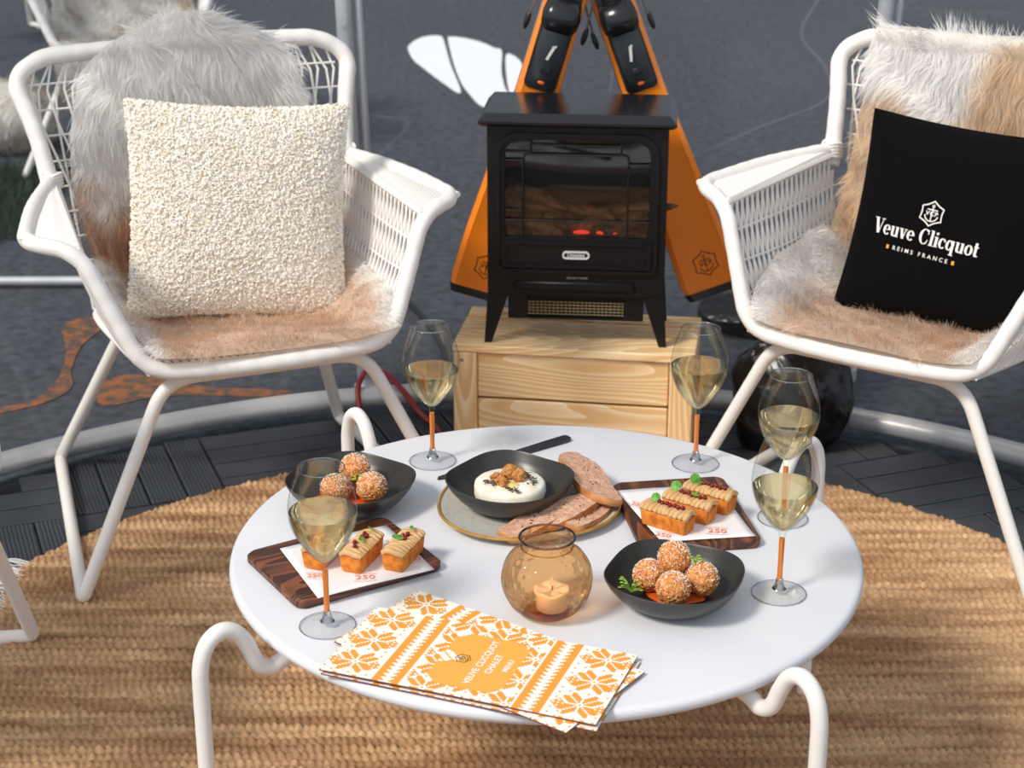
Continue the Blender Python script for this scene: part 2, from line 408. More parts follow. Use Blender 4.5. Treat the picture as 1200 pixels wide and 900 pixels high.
def bevel_box(lo, hi, b=0.0):
    lo = np.array(lo, float); hi = np.array(hi, float)
    if b <= 0:
        x0, y0, z0 = lo; x1, y1, z1 = hi
        V = [(x0, y0, z0), (x1, y0, z0), (x1, y1, z0), (x0, y1, z0), (x0, y0, z1), (x1, y0, z1), (x1, y1, z1), (x0, y1, z1)]
        return np.array(V), [(3, 2, 1, 0), (4, 5, 6, 7), (0, 1, 5, 4), (1, 2, 6, 5), (2, 3, 7, 6), (3, 0, 4, 7)]
    c = (lo + hi) / 2; h = (hi - lo) / 2; b = min(b, h.min() * 0.98)
    V = []; ix = {}
    for sx in (-1, 1):
        for sy in (-1, 1):
            for sz in (-1, 1):
                s = np.array([sx, sy, sz])
                for ax in range(3):
                    p = h - b; p = p.copy(); p[ax] = h[ax]
                    ix[(sx, sy, sz, ax)] = len(V); V.append(c + s * p)
    F = []
    for ax in range(3):
        o = [i for i in range(3) if i != ax]
        for s in (-1, 1):
            q = []
            for a_, b_ in ((-1, -1), (1, -1), (1, 1), (-1, 1)):
                k = [0, 0, 0]; k[ax] = s; k[o[0]] = a_; k[o[1]] = b_; q.append(ix[(*k, ax)])
            if (s == 1) == (ax == 1): q = q[::-1]
            F.append(tuple(q))
    for ax in range(3):
        o = [i for i in range(3) if i != ax]
        for a_ in (-1, 1):
            for b_ in (-1, 1):
                k0 = [0, 0, 0]; k0[o[0]] = a_; k0[o[1]] = b_; k1 = list(k0); k0[ax] = -1; k1[ax] = 1
                q = [ix[(*k0, o[0])], ix[(*k1, o[0])], ix[(*k1, o[1])], ix[(*k0, o[1])]]
                nrm = np.cross(np.array(V[q[1]]) - V[q[0]], np.array(V[q[2]]) - V[q[0]])
                out = np.zeros(3); out[o[0]] = a_; out[o[1]] = b_
                F.append(tuple(q if np.dot(nrm, out) > 0 else q[::-1]))
    for sx in (-1, 1):
        for sy in (-1, 1):
            for sz in (-1, 1):
                q = [ix[(sx, sy, sz, a)] for a in range(3)]
                if sx * sy * sz < 0: q = q[::-1]
                F.append(tuple(q))
    return np.array(V), F

def cr(pts, k=6, closed=False):
    """Smooth curve through the points."""
    P = np.asarray(pts, float); n = len(P); out = []
    for i in range(n if closed else n - 1):
        p0 = P[(i - 1) % n] if (closed or i > 0) else 2 * P[0] - P[1]
        p1 = P[i]; p2 = P[(i + 1) % n]
        p3 = P[(i + 2) % n] if (closed or i + 2 < n) else 2 * P[-1] - P[-2]
        for j in range(k):
            t = j / k
            out.append(0.5 * ((2 * p1) + (-p0 + p2) * t + (2 * p0 - 5 * p1 + 4 * p2 - p3) * t * t + (-p0 + 3 * p1 - 3 * p2 + p3) * t ** 3))
    if not closed: out.append(P[-1])
    return np.array(out)

def fillet(pts, rad, k=6):
    """Polyline with its corners rounded."""
    P = [np.array(p, float) for p in pts]; out = [P[0]]
    for i in range(1, len(P) - 1):
        a, b, c = P[i - 1], P[i], P[i + 1]
        r = rad if np.isscalar(rad) else rad[i - 1]
        la, lc = np.linalg.norm(a - b), np.linalg.norm(c - b)
        d = min(r, la * 0.49, lc * 0.49)
        p, q = b + (a - b) / la * d, b + (c - b) / lc * d
        for j in range(k + 1):
            t = j / k; out.append((1 - t) ** 2 * p + 2 * t * (1 - t) * b + t * t * q)
    out.append(P[-1]); return np.array(out)

def resample(P, step):
    P = np.asarray(P, float); d = np.r_[0, np.cumsum(np.linalg.norm(np.diff(P, axis=0), axis=1))]
    n = max(2, int(d[-1] / step)); s = np.linspace(0, d[-1], n)
    return np.c_[np.interp(s, d, P[:, 0]), np.interp(s, d, P[:, 1]), np.interp(s, d, P[:, 2])]

def prism(poly, z0, z1, inset=0.0):
    """Solid with the outline poly (counter-clockwise), rounded at the top edge when inset is given."""
    poly = np.asarray(poly, float); n = len(poly); c = poly.mean(0)
    def ring(s, z): q = c + (poly - c) * s; return [(x, y, z) for x, y in q]
    sz = np.abs(poly - c).max(); rings = []
    if inset:
        k = inset / sz; dz = min(inset, (z1 - z0) / 2)
        rings = [ring(1 - k, z0), ring(1, z0 + dz), ring(1, z1 - dz), ring(1 - k, z1)]
    else: rings = [ring(1, z0), ring(1, z1)]
    V = [p for r in rings for p in r]; F = []
    for i in range(len(rings) - 1):
        for k in range(n):
            k2 = (k + 1) % n; F.append((i * n + k, i * n + k2, (i + 1) * n + k2, (i + 1) * n + k))
    F.append(tuple(range(n))[::-1]); F.append(tuple((len(rings) - 1) * n + k for k in range(n)))
    return V, F

def rrect(x0, y0, x1, y1, r, k=6):
    out = []
    for cx, cy, a in ((x1 - r, y1 - r, 0), (x0 + r, y1 - r, 90), (x0 + r, y0 + r, 180), (x1 - r, y0 + r, 270)):
        for j in range(k + 1):
            t = math.radians(a + 90 * j / k); out.append((cx + r * math.cos(t), cy + r * math.sin(t)))
    return out

def icosphere(sub=2):
    t = (1 + 5 ** 0.5) / 2
    V = [(-1, t, 0), (1, t, 0), (-1, -t, 0), (1, -t, 0), (0, -1, t), (0, 1, t), (0, -1, -t), (0, 1, -t), (t, 0, -1), (t, 0, 1), (-t, 0, -1), (-t, 0, 1)]
    V = [np.array(v, float) / np.linalg.norm(v) for v in V]
    F = [(0, 11, 5), (0, 5, 1), (0, 1, 7), (0, 7, 10), (0, 10, 11), (1, 5, 9), (5, 11, 4), (11, 10, 2), (10, 7, 6), (7, 1, 8), (3, 9, 4), (3, 4, 2), (3, 2, 6), (3, 6, 8), (3, 8, 9), (4, 9, 5), (2, 4, 11), (6, 2, 10), (8, 6, 7), (9, 8, 1)]
    for _ in range(sub):
        mid = {}; nf = []
        def mp(a, b):
            k = (min(a, b), max(a, b))
            if k not in mid:
                p = V[a] + V[b]; V.append(p / np.linalg.norm(p)); mid[k] = len(V) - 1
            return mid[k]
        for a, b, c in F:
            x, y, z = mp(a, b), mp(b, c), mp(c, a); nf += [(a, x, z), (b, y, x), (c, z, y), (x, y, z)]
        F = nf
    return np.array(V), F

_ph = RNG.uniform(0, 6.28, (24, 3)); _fr = RNG.normal(0, 1, (24, 3))
def noise3(P, freq, seed=0):
    """Cheap smooth noise in about [-1, 1]."""
    P = np.asarray(P, float) * freq; s = np.zeros(len(P))
    for i in range(12):
        f = _fr[(i + seed * 5) % 24] * (1 + 0.35 * (i % 4)); s += np.sin(P @ f + _ph[(i + seed * 3) % 24, i % 3])
    return s / 4.0

def ribbon2(pts, w):
    """Flat stroke: (verts2, faces) for a polyline of width w (number or per point)."""
    P = np.asarray(pts, float); n = len(P); W = np.full(n, w) if np.isscalar(w) else np.asarray(w, float)
    T = np.empty_like(P); T[1:-1] = P[2:] - P[:-2] if n > 2 else T[1:-1]; T[0] = P[1] - P[0]; T[-1] = P[-1] - P[-2]
    T /= np.linalg.norm(T, axis=1)[:, None] + 1e-12
    Nn = np.c_[-T[:, 1], T[:, 0]]
    V = np.empty((2 * n, 2)); V[0::2] = P + Nn * W[:, None] / 2; V[1::2] = P - Nn * W[:, None] / 2
    F = [(2 * i, 2 * i + 1, 2 * i + 3, 2 * i + 2) for i in range(n - 1)]
    return V, F

class Flat:
    """Collects flat strokes and letters in 2D, then lays them on a surface."""
    def __init__(s): s.V = []; s.F = []; s.n = 0
    def add(s, V, F, off=(0, 0), sc=1.0, rot=0.0):
        V = np.asarray(V, float); c, sn = math.cos(rot), math.sin(rot)
        V = V @ np.array([[c, sn], [-sn, c]]) * sc + np.array(off)
        s.V.append(V); s.F += [tuple(i + s.n for i in f) for f in F]; s.n += len(V); return s
    def stroke(s, pts, w, off=(0, 0), sc=1.0, rot=0.0): return s.add(*ribbon2(pts, w), off, sc, rot)
    def text(s, body, size, off=(0, 0), rot=0.0, bold=0.0, squeeze=1.0, spacing=1.0, align='CENTER'):
        cu = bpy.data.curves.new('lettering', 'FONT'); cu.body = body; cu.size = 1.0; cu.align_x = align; cu.align_y = 'CENTER'
        cu.offset = bold; cu.space_character = spacing; cu.resolution_u = 3
        ob = bpy.data.objects.new('lettering', cu); COL.objects.link(ob)
        me = bpy.data.meshes.new_from_object(ob.evaluated_get(bpy.context.evaluated_depsgraph_get()))
        V = np.array([(v.co.x * squeeze, v.co.y) for v in me.vertices]).reshape(-1, 2); F = [tuple(p.vertices) for p in me.polygons]
        bpy.data.objects.remove(ob); bpy.data.curves.remove(cu); bpy.data.meshes.remove(me)
        return s.add(V, F, off, size, rot)
    def build(s, name, mat, parent, fn, flip=False):
        V = np.array([fn(x, y) for x, y in np.vstack(s.V)])
        F = [f[::-1] for f in s.F] if flip else s.F
        return mesh_obj(name, V, F, mat, parent, smooth=False)

def emblem(fl, off, R, rot=0.0, w=0.09):
    """Six-pointed curved-sided crest with an anchor and three letters."""
    P = []
    tips = [(math.cos(math.radians(90 + 60 * k)), math.sin(math.radians(90 + 60 * k))) for k in range(6)]
    for k in range(6):
        a, b = np.array(tips[k]), np.array(tips[(k + 1) % 6]); m = (a + b) / 2 * 0.86
        for j in range(6):
            t = j / 6; P.append((1 - t) ** 2 * a + 2 * t * (1 - t) * m + t * t * b)
    P.append(P[0]); P.append(P[1])
    fl.stroke(P, w * 1.15, off, R, rot)
    fl.stroke([(0, 0.5), (0, -0.62)], w, off, R, rot)
    fl.stroke([(-0.42, 0.3), (0.42, 0.3)], w, off, R, rot)
    fl.stroke([(0.09 * math.cos(t), 0.6 + 0.09 * math.sin(t)) for t in np.linspace(0, 2 * PI, 9)], w * 0.8, off, R, rot)
    fl.stroke([(0.52 * math.cos(t), -0.12 + 0.5 * math.sin(t)) for t in np.linspace(math.radians(185), math.radians(355), 12)], w, off, R, rot)
    for x, ch in ((-0.34, 'V'), (0.02, 'C'), (0.36, 'P')):
        c, s_ = math.cos(rot), math.sin(rot); px, py = x * R, -0.02 * R
        fl.text(ch, 0.5 * R, (off[0] + c * px - s_ * py, off[1] + s_ * px + c * py), rot, bold=0.02)

# ------------------------------------------------------------------ object helpers
def tag(o, label, cat, group=None, kind=None):
    o['label'] = label; o['category'] = cat
    if group: o['group'] = group
    if kind: o['kind'] = kind
    return o

def thing(name, label, cat, loc=(0, 0, 0), rotz=0.0, group=None):
    o = bpy.data.objects.new(name, None); COL.objects.link(o); o.empty_display_size = 0.05
    o.location = loc; o.rotation_euler = (0, 0, rotz)
    return tag(o, label, cat, group)

def struct(o): o['kind'] = 'structure'; return o

def dup(root, loc, rotz, label, group=None):
    r = root.copy(); COL.objects.link(r); r.location = loc; r.rotation_euler = (0, 0, rotz); r['label'] = label
    if group: r['group'] = group
    for ch in list(root.children):
        c = ch.copy(); COL.objects.link(c); c.parent = r
        for g in list(ch.children):
            d = g.copy(); COL.objects.link(d); d.parent = c
    return r

# ================================================================== SETTING
DOME = (0.03, 1.982); RING = 1.524

def build_setting():
    # grey ground outside, below the deck
    n = 60
    xs = np.linspace(-14, 14, n); ys = np.linspace(-4, 24, n)
    V = [(x, y, -0.02) for y in ys for x in xs]
    F = [(j * n + i, j * n + i + 1, (j + 1) * n + i + 1, (j + 1) * n + i) for j in range(n - 1) for i in range(n - 1)]
    struct(mesh_obj('ground', V, F, M['ground'], smooth=False))
    # deck of square plastic tiles, four ribbed slats each, turned by quarter turns, cut round to the ring
    mb = MB(); a0 = math.radians(20.4); c, s = math.cos(a0), math.sin(a0); T = 0.286
    ox, oy = 0.735, 2.918; R = RING - 0.012
    for i in range(-13, 9):
        for j in range(-12, 9):
            for k in range(4):
                w = T / 4
                if (i + j) % 2 == 0: u0, u1, v0 = 0.002, T - 0.002, (k + 0.5) * w
                else: u0, u1, v0 = 0.002, T - 0.002, (k + 0.5) * w
                swap = (i + j) % 2
                def W(u, v):
                    if swap: u, v = v, u
                    X, Y = i * T + u, j * T + v
                    return np.array([ox + X * c - Y * s, oy + X * s + Y * c])
                # clip the slat's length by the circle
                ok = []
                for u in np.linspace(u0, u1, 24):
                    if max(np.hypot(*(W(u, v0 - w / 2) - DOME)), np.hypot(*(W(u, v0 + w / 2) - DOME))) < R: ok.append(u)
                if len(ok) < 3: continue
                a, b = ok[0], ok[-1]
                prof = [(-w / 2 + 0.0022, -0.018), (-w / 2 + 0.0022, -0.0012)]
                nr = 9; rw = (w - 0.0056) / nr
                for r in range(nr):
                    x0 = -w / 2 + 0.0028 + r * rw
                    prof += [(x0 + rw * 0.12, 0.0), (x0 + rw * 0.70, 0.0), (x0 + rw * 0.78, -0.0022), (x0 + rw * 0.98, -0.0022)]
                prof += [(w / 2 - 0.0022, -0.0012), (w / 2 - 0.0022, -0.018)]
                V = [(*W(u, v0 + p), z) for u in (a, b) for p, z in prof]; m = len(prof)
                F = [(q, q + 1, m + q + 1, m + q) for q in range(m - 1)] + [tuple(range(m)), tuple(range(m, 2 * m))[::-1]]
                if not swap: F = [f[::-1] for f in F]
                mb.add(V, F)
    struct(mb.build('floor', M['deck'], smooth=False))
    # base under the slats
    base = MB(); base.lathe([(0, -0.0195), (R, -0.0195), (R, -0.012), (0, -0.012)], 96)
    base.V[-1] += np.array([DOME[0], DOME[1], 0]); fb = base.build('deck_base', M['black_plastic']); fb['kind'] = 'structure'
    # ring tube at the foot of the dome
    ang = np.linspace(math.radians(-25), math.radians(205), 140)
    P = np.c_[DOME[0] + (RING + 0.012) * np.cos(ang), DOME[1] + (RING + 0.012) * np.sin(ang), np.full(140, 0.024)]
    struct(MB().tube(P, 0.0225, 14).build('trim_1', M['alu']))
    # clear film wall
    zs = [0.045, 0.3, 0.6, 0.9, 1.2, 1.45]; rs = [1.54, 1.575, 1.59, 1.585, 1.54, 1.46]
    cuts = (('wall_right', 36, 65.5, 24), ('wall_back', 65.5, 102.5, 30), ('wall_left', 102.5, 144, 34))
    for nm, a0_, a1_, na in cuts:
        an = np.linspace(math.radians(a0_), math.radians(a1_), na)
        V = [(DOME[0] + r * math.cos(a), DOME[1] + r * math.sin(a), z) for z, r in zip(zs, rs) for a in an]
        F = [(j * na + i, j * na + i + 1, (j + 1) * na + i + 1, (j + 1) * na + i) for j in range(len(zs) - 1) for i in range(na - 1)]
        struct(mesh_obj(nm, V, F, M['film']))
    # two uprights with the film's edge clamp beside each
    for nm, foot, top, sgn in (('trim_2', (-0.318, 3.60), (-0.345, 3.66), 1), ('trim_3', (0.742, 3.70), (0.772, 3.70), 1)):
        f3 = np.array([foot[0], foot[1], 0.0]); t3 = np.array([top[0], top[1], 0.86]); d = t3 - f3
        mb = MB(); mb.tube([f3, f3 + d * 0.5, f3 + d * 1.6], 0.0165, 14); 
        off = np.array([0.03 * sgn, 0.012, 0]); mb.tube([f3 + off + d * 0.25, f3 + off + d * 1.6], 0.009, 10)
        for t in (0.1, 0.35, 0.55, 0.9): mb.tube([f3 + d * t + (0, -0.014, 0), f3 + d * t + (0, -0.02, 0)], 0.005, 8)
        mb.lathe([(0, -0.02), (0.024, -0.02), (0.024, 0.006), (0.017, 0.012), (0.0135, 0.03)], 16); mb.V[-1] += f3
        struct(mb.build(nm, M['alu']))
build_setting()

# ---- jute rug: a round rug of knotted rows
def build_rug():
    cx, cy, R = 0.043, 2.201, 1.05
    px, py = 0.0120, 0.0185; nx = int(2 * R / px) * 4; ny = int(2 * R / py) * 5
    X, Y = np.meshgrid(np.linspace(-R, R, nx), np.linspace(-R, R, ny))
    wav = 0.006 * np.sin(X * 3.1 + 0.4) + 0.004 * np.sin(X * 7.3)
    Yw = Y + wav
    row = np.floor(Yw / py); fy = Yw / py - row - 0.5
    jit = (np.sin(row * 12.9898) * 43758.5453) % 1.0
    Xs = X + jit * px + fy * px * 0.55 + 0.002 * np.sin(row * 1.7 + X * 40)
    colk = np.floor(Xs / px); fx = Xs / px - colk - 0.5
    rnd = (np.sin(row * 78.233 + colk * 37.719) * 43758.5453) % 1.0
    h = np.sqrt(np.clip(1 - (fx / 0.52) ** 2, 0, 1)) * np.sqrt(np.clip(1 - (fy / 0.56) ** 2, 0, 1))
    grp = np.where((row.astype(int) % 4) == 0, 0.85, 1.0)
    Z = 0.0008 + 0.0125 * h * (0.72 + 0.4 * rnd) * grp
    rr = np.hypot(X, Y + 0); Z = np.where(rr > R - 0.012, np.minimum(Z, 0.004 * h + 0.0004), Z)
    keep = rr < R + 0.0025 * np.sin(np.arctan2(Y, X) * 190)
    V = np.c_[X.ravel() , Y.ravel(), Z.ravel()]
    idx = np.arange(nx * ny).reshape(ny, nx)
    q = np.stack([idx[:-1, :-1], idx[:-1, 1:], idx[1:, 1:], idx[1:, :-1]], -1).reshape(-1, 4)
    k = keep.ravel(); q = q[k[q].all(1)]
    used = np.zeros(len(V), bool); used[q.ravel()] = True; rm = np.cumsum(used) - 1
    V = V[used]; q = rm[q]
    o = fast_mesh('jute_rug', V, q, np.zeros((0, 3), int), M['jute'])
    o.location = (cx, cy, 0.0005)
    tag(o, 'round natural jute rug woven in knotted rows under the white coffee table', 'rug')
build_rug()

# ---- painted reflection, streaks and bits on the ground outside
def slab(name, polys, mat, z=-0.0195, h=0.002):
    mb = MB()
    for p in polys:
        q = cr([(x, y, 0) for x, y in p], 4, closed=True)[:, :2]
        ar = 0.5 * np.sum(q[:, 0] * np.roll(q[:, 1], -1) - np.roll(q[:, 0], -1) * q[:, 1])
        if ar < 0: q = q[::-1]
        n = len(q); V = [(x, y, z) for x, y in q] + [(x, y, z + h) for x, y in q]
        F = [(k, (k + 1) % n, n + (k + 1) % n, n + k) for k in range(n)] + [tuple(range(n, 2 * n))]
        mb.add(V, F)
    return mb.build(name, mat, smooth=False)
o = slab('ground_patch', [[(-0.439, 7.52), (-0.437, 7.615), (-0.414, 7.732), (-0.373, 7.811), (-0.318, 7.824), (-0.295, 7.712), (-0.249, 7.196), (-0.193, 6.665), (-0.264, 6.833), (-0.356, 7.127), (-0.406, 7.301)],
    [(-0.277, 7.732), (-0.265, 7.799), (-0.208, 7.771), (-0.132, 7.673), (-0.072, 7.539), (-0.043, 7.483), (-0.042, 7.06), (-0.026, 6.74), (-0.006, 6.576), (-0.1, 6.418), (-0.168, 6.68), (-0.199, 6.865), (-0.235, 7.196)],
    [(-0.025, 7.391), (0.014, 7.355), (0.041, 7.179), (0.027, 6.897), (0.01, 6.576), (-0.003, 6.59), (-0.02, 6.897)]], M['oval'])  # bright reflection in the vinyl wall, painted here as a ground patch
tag(o, 'white leaf-shaped wall reflection crossed by dark streaks, painted flat on the ground behind the stove', 'ground marking')
o = slab('ground_patch', [[(-1.083, 4.039), (-1.055, 4.101), (-1.013, 4.129), (-0.982, 4.039), (-1.005, 3.903), (-0.991, 3.743), (-0.967, 3.638), (-1.005, 3.552), (-1.086, 3.496), (-1.093, 3.524), (-1.035, 3.566), (-1.01, 3.682), (-1.023, 3.821), (-1.061, 3.97)]], M['rust'])
tag(o, 'curved rust-orange streak on the grey ground at the far left', 'ground marking', 'rust streaks on the ground')
o = slab('ground_patch', [[(-0.913, 3.638), (-0.879, 3.712), (-0.813, 3.712), (-0.693, 3.652), (-0.604, 3.638), (-0.489, 3.623), (-0.485, 3.587), (-0.603, 3.594), (-0.737, 3.594), (-0.788, 3.58), (-0.875, 3.538)]], M['rust'])
tag(o, 'long rust-orange streak on the grey ground beneath the left wicker chair', 'ground marking', 'rust streaks on the ground')
o = MB().tube([(-2.2, 4.33, 0.0), (-1.4, 4.335, 0.0), (-0.62, 4.34, 0.0)], 0.012, 10).build('metal_rail', M['alu'])
tag(o, 'thin pale metal rail on the grey ground behind the left wicker chair', 'rail')

def build_grass():
    n = 9000
    x = RNG.uniform(-2.1, -1.36, n); y = RNG.uniform(4.5, 5.55, n); x = np.where((y < 4.75) & (x > -1.42), x - 0.08, x)
    h = RNG.uniform(0.02, 0.05, n); a = RNG.uniform(0, 2 * PI, n); lean = RNG.normal(0, 0.015, (n, 2))
    d = np.c_[np.cos(a), np.sin(a)] * 0.0025
    V = np.empty((n, 3, 3)); V[:, 0, :2] = np.c_[x, y] - d; V[:, 1, :2] = np.c_[x, y] + d; V[:, :2, 2] = -0.02
    V[:, 2, :2] = np.c_[x, y] + lean; V[:, 2, 2] = -0.02 + h
    t = np.arange(n * 3).reshape(n, 3)
    o = fast_mesh('grass', V.reshape(-1, 3), np.zeros((0, 4), int), t, M['grass'], smooth=False)
    tag(o, 'strip of dark green grass beyond the clear wall at the far left', 'grass', kind='stuff')
build_grass()

# ================================================================== WICKER ARMCHAIR  (x across, -y front, z up)
S_, E_, T_, J_, B_ = map(np.array, ((.206, -.035, .394), (.286, .020, .590), (.362, .066, .600), (.268, .402, .608), (.296, .493, .772)))
F_, G_ = np.array((.337, -.030, .0125)), np.array((.283, .567, .0125))
mir = lambda p: np.array([-p[0], p[1], p[2]])

def wrapped(P, r):
    P = resample(P, 0.0022); k = np.arange(len(P))
    return P, r * (1 + 0.018 * np.where(k % 2 == 0, 1, -1) + 0.02 * np.sin(k * 0.37) + 0.015 * np.sin(k * 0.011 * 9))

def weave(mb, f, nu, slant, hor, r=0.0024, seg=9, both=True, hr=0.0022, inside=None):
    for d in ((1, -1) if both else (1,)):
        for i in range(nu + 1):
            u0 = -1 + 2 * i / nu; pts = []
            for v in np.linspace(0, 1, seg):
                u = u0 + d * slant * (v - 0.5) * 2 * 0.5
                if -1 <= u <= 1: pts.append(f(u, v) + np.array([0, 0.0012 * d, 0]))
            if len(pts) > 2: mb.tube(pts, r, 5)
    for v in hor:
        mb.tube([f(u, v) for u in np.linspace(-1, 1, 40)], hr, 5)

def side_pt(u, v, s=1):
    """Inner side under the arm: u -1 front .. 1 back, v 0 seat .. 1 arm."""
    t = (u + 1) / 2
    lo = (1 - t) * np.array([.202, -.020, .394]) + t * np.array([.212, .40, .370]); lo[2] -= 0.02 * math.sin(PI * t)
    hi = (1 - t) * E_ + t * np.array([.262, .395, .600])
    p = (1 - v) * lo + v * hi; p[0] += 0.012 * math.sin(PI * v)
    return np.array([s * p[0], p[1], p[2]])

def back_pt(u, v):
    z = .362 + v * (.802 - .362)
    hw = np.interp(v, [0, .55, .85, 1], [.216, .262, .292, .262]); y = .405 + .105 * v ** 1.1 + .012 * (1 - u * u)
    return np.array([u * hw, y, z - 0.02 * max(0, abs(u) - .8) * (v > .95)])

def seat_pt(u, v):
    y = -.038 + v * .445; hw = .204 + .012 * v
    return np.array([u * hw, y, .392 - .03 * v - .02 * math.sin(PI * min(v * 1.1, 1)) * (1 - u * u)])

def arm_pt(u, v, s):
    t = (u + 1) / 2
    i = (1 - t) * (E_ + [0, .006, 0]) + t * (J_ + [0, -.01, -.004]); o = (1 - t) * (T_ + [0.004, .0, 0]) + t * (J_ + [.008, 0, 0])
    p = (1 - v) * i + v * o; p[2] += 0.006 * math.sin(PI * v)
    return np.array([s * p[0], p[1], p[2]])

def build_chair(label, loc, yaw, group):
    t = thing('wicker_armchair', label, 'armchair', loc, yaw, group)
    # rims
    front = [mir(T_ + [0.0, .0, 0]), mir(E_), mir(S_), np.array([-.1, -.052, .391]), np.array([0, -.056, .390]), np.array([.1, -.052, .391]), S_, E_, T_]
    P = fillet([mir(J_), mir((T_ + J_) / 2 + [.012, 0, .004])] + front + [(T_ + J_) / 2 + [.012, 0, .004], J_], [.1, .035, .06, .05, .05, .05, .05, .05, .06, .035, .1], 8)
    mb = MB(); pp, rr = wrapped(P, 0.0135); mb.tube(pp, rr, 10)
    mb.build('arm_and_seat_rim', M['wicker'], t)
    bk = [mir(J_) + [0, .0, -.03], mir(np.array([.282, .445, .69])), mir(B_ + [.012, 0, .0]), mir(np.array([.255, .507, .806])), np.array([0, .52, .812]), np.array([.255, .507, .806]), B_ + [.012, 0, 0], np.array([.282, .445, .69]), J_ + [0, 0, -.03]]
    mb = MB(); pp, rr = wrapped(fillet(bk, [.05, .05, .045, .1, .045, .05, .05], 8), 0.0155); mb.tube(pp, rr, 10)
    for s in (-1, 1):   # binding where arm meets back
        c = np.array([s * J_[0], J_[1], J_[2]])
        for k in range(5): mb.tube([c + [s * 0.018 * math.cos(a), 0.018 * math.sin(a), (k - 2) * 0.006 + 0.003 * math.sin(a * 2)] for a in np.linspace(0, 2 * PI, 13)], 0.003, 5)
    mb.build('back_rim', M['wicker'], t)
    lo = MB(); lo.tube(cr([(-.196, -.02, .390), (-.205, .2, .362), (-.210, .4, .36), (-.1, .425, .35), (.1, .425, .35), (.210, .4, .36), (.205, .2, .362), (.196, -.02, .390)], 8), 0.007, 8)
    lo.build('seat_hoop', M['wicker'], t)
    mb = MB(); weave(mb, back_pt, 19, 0.21, (.1, .2, .3, .4, .5, .6, .7, .8, .9)); mb.build('back_weave', M['wicker'], t)
    for s in (-1, 1):
        mb = MB(); weave(mb, lambda u, v: side_pt(u, v, s), 22, 0.20, (.25, .5, .75), r=0.0026)
        mb.tube([side_pt(u, 1, s) for u in np.linspace(-1, 1, 30)], 0.006, 6)
        mb.build('side_weave', M['wicker'], t)
        mb = MB()
        for i in range(46):
            u0 = -1 + 2 * i / 45
            mb.tube([arm_pt(min(1, max(-1, u0 + 0.22 * (v - .5))), v, s) for v in np.linspace(0, 1, 6)], 0.0031, 6)
        for v in (0.0, 1.0): mb.tube([arm_pt(u, v, s) + [0, 0, .003] for u in np.linspace(-1, 1, 20)], 0.0055, 6)
        mb.build('arm_weave', M['wicker'], t)
    mb = MB(); weave(mb, seat_pt, 30, 0.12, (.03, .06, .2, .35, .5, .65, .8))
    for i in range(80):
        u = -1 + 2 * i / 79; mb.tube([seat_pt(u * .99, 0), seat_pt(min(1, max(-1, u * .99 + .03)), .04) + [0, 0, .003], seat_pt(u * .99, .10)], 0.0036, 5)
    mb.build('seat_weave', M['wicker'], t)
    # sled legs
    r = 0.0115
    for s in (-1, 1):
        m_ = (lambda p: np.array(p) * [s, 1, 1])
        mb = MB(); mb.tube(fillet([m_((.0, .0, .364)), m_((.17, .002, .364)), m_(F_ + [0, 0, .0]), m_(F_ + (G_ - F_) * .04)], [.05, .02], 8), r, 12); mb.build('leg', M['white_metal'], t)
        mb = MB(); mb.tube(fillet([m_((.0, .36, .345)), m_((.17, .35, .345)), m_(G_), m_(G_ + (F_ - G_) * .06)], [.05, .035], 8), r, 12); mb.build('leg', M['white_metal'], t)
        mb = MB(); mb.tube([m_(G_ + (F_ - G_) * k) for k in (.05, .5, .97)], r, 12); mb.build('runner', M['white_metal'], t)
        for k in (.12, .9):
            mb = MB(); c = m_(G_ + (F_ - G_) * k); mb.box(c + [-.008, -.014, -.0125], c + [.008, .014, -.004], .002); mb.build('foot_pad', M['white_metal'], t)
    return t

CH_L, YAW_L = (-0.407, 2.766), math.radians(22.0)
CH_R, YAW_R = (0.591, 2.782), math.radians(-34.6)
chair_l = build_chair('white wicker armchair left of the stove, holding a fluffy cream cushion', (*CH_L, 0.003), YAW_L, 'white wicker armchairs')
chair_r = dup(chair_l, (*CH_R, 0.003), YAW_R, 'white wicker armchair right of the stove, holding a black cushion')
dup(chair_l, (-0.772, 2.150, 0.003), math.radians(93), 'white armchair at the left edge, only its angled front leg and floor runner showing')
dup(chair_l, (-1.19, 5.50, -0.02), math.radians(12), 'blurred chair beyond the clear wall, covered by a mottled grey sheepskin')
dup(chair_l, (-2.02, 7.45, -0.02), math.radians(40), 'blurred chair in the top left corner of the photo, only a bent leg tube showing')
dup(chair_l, (2.72, 8.9, -0.02), math.radians(-30), 'blurred chair in the top right corner of the photo, only its floor runner showing')

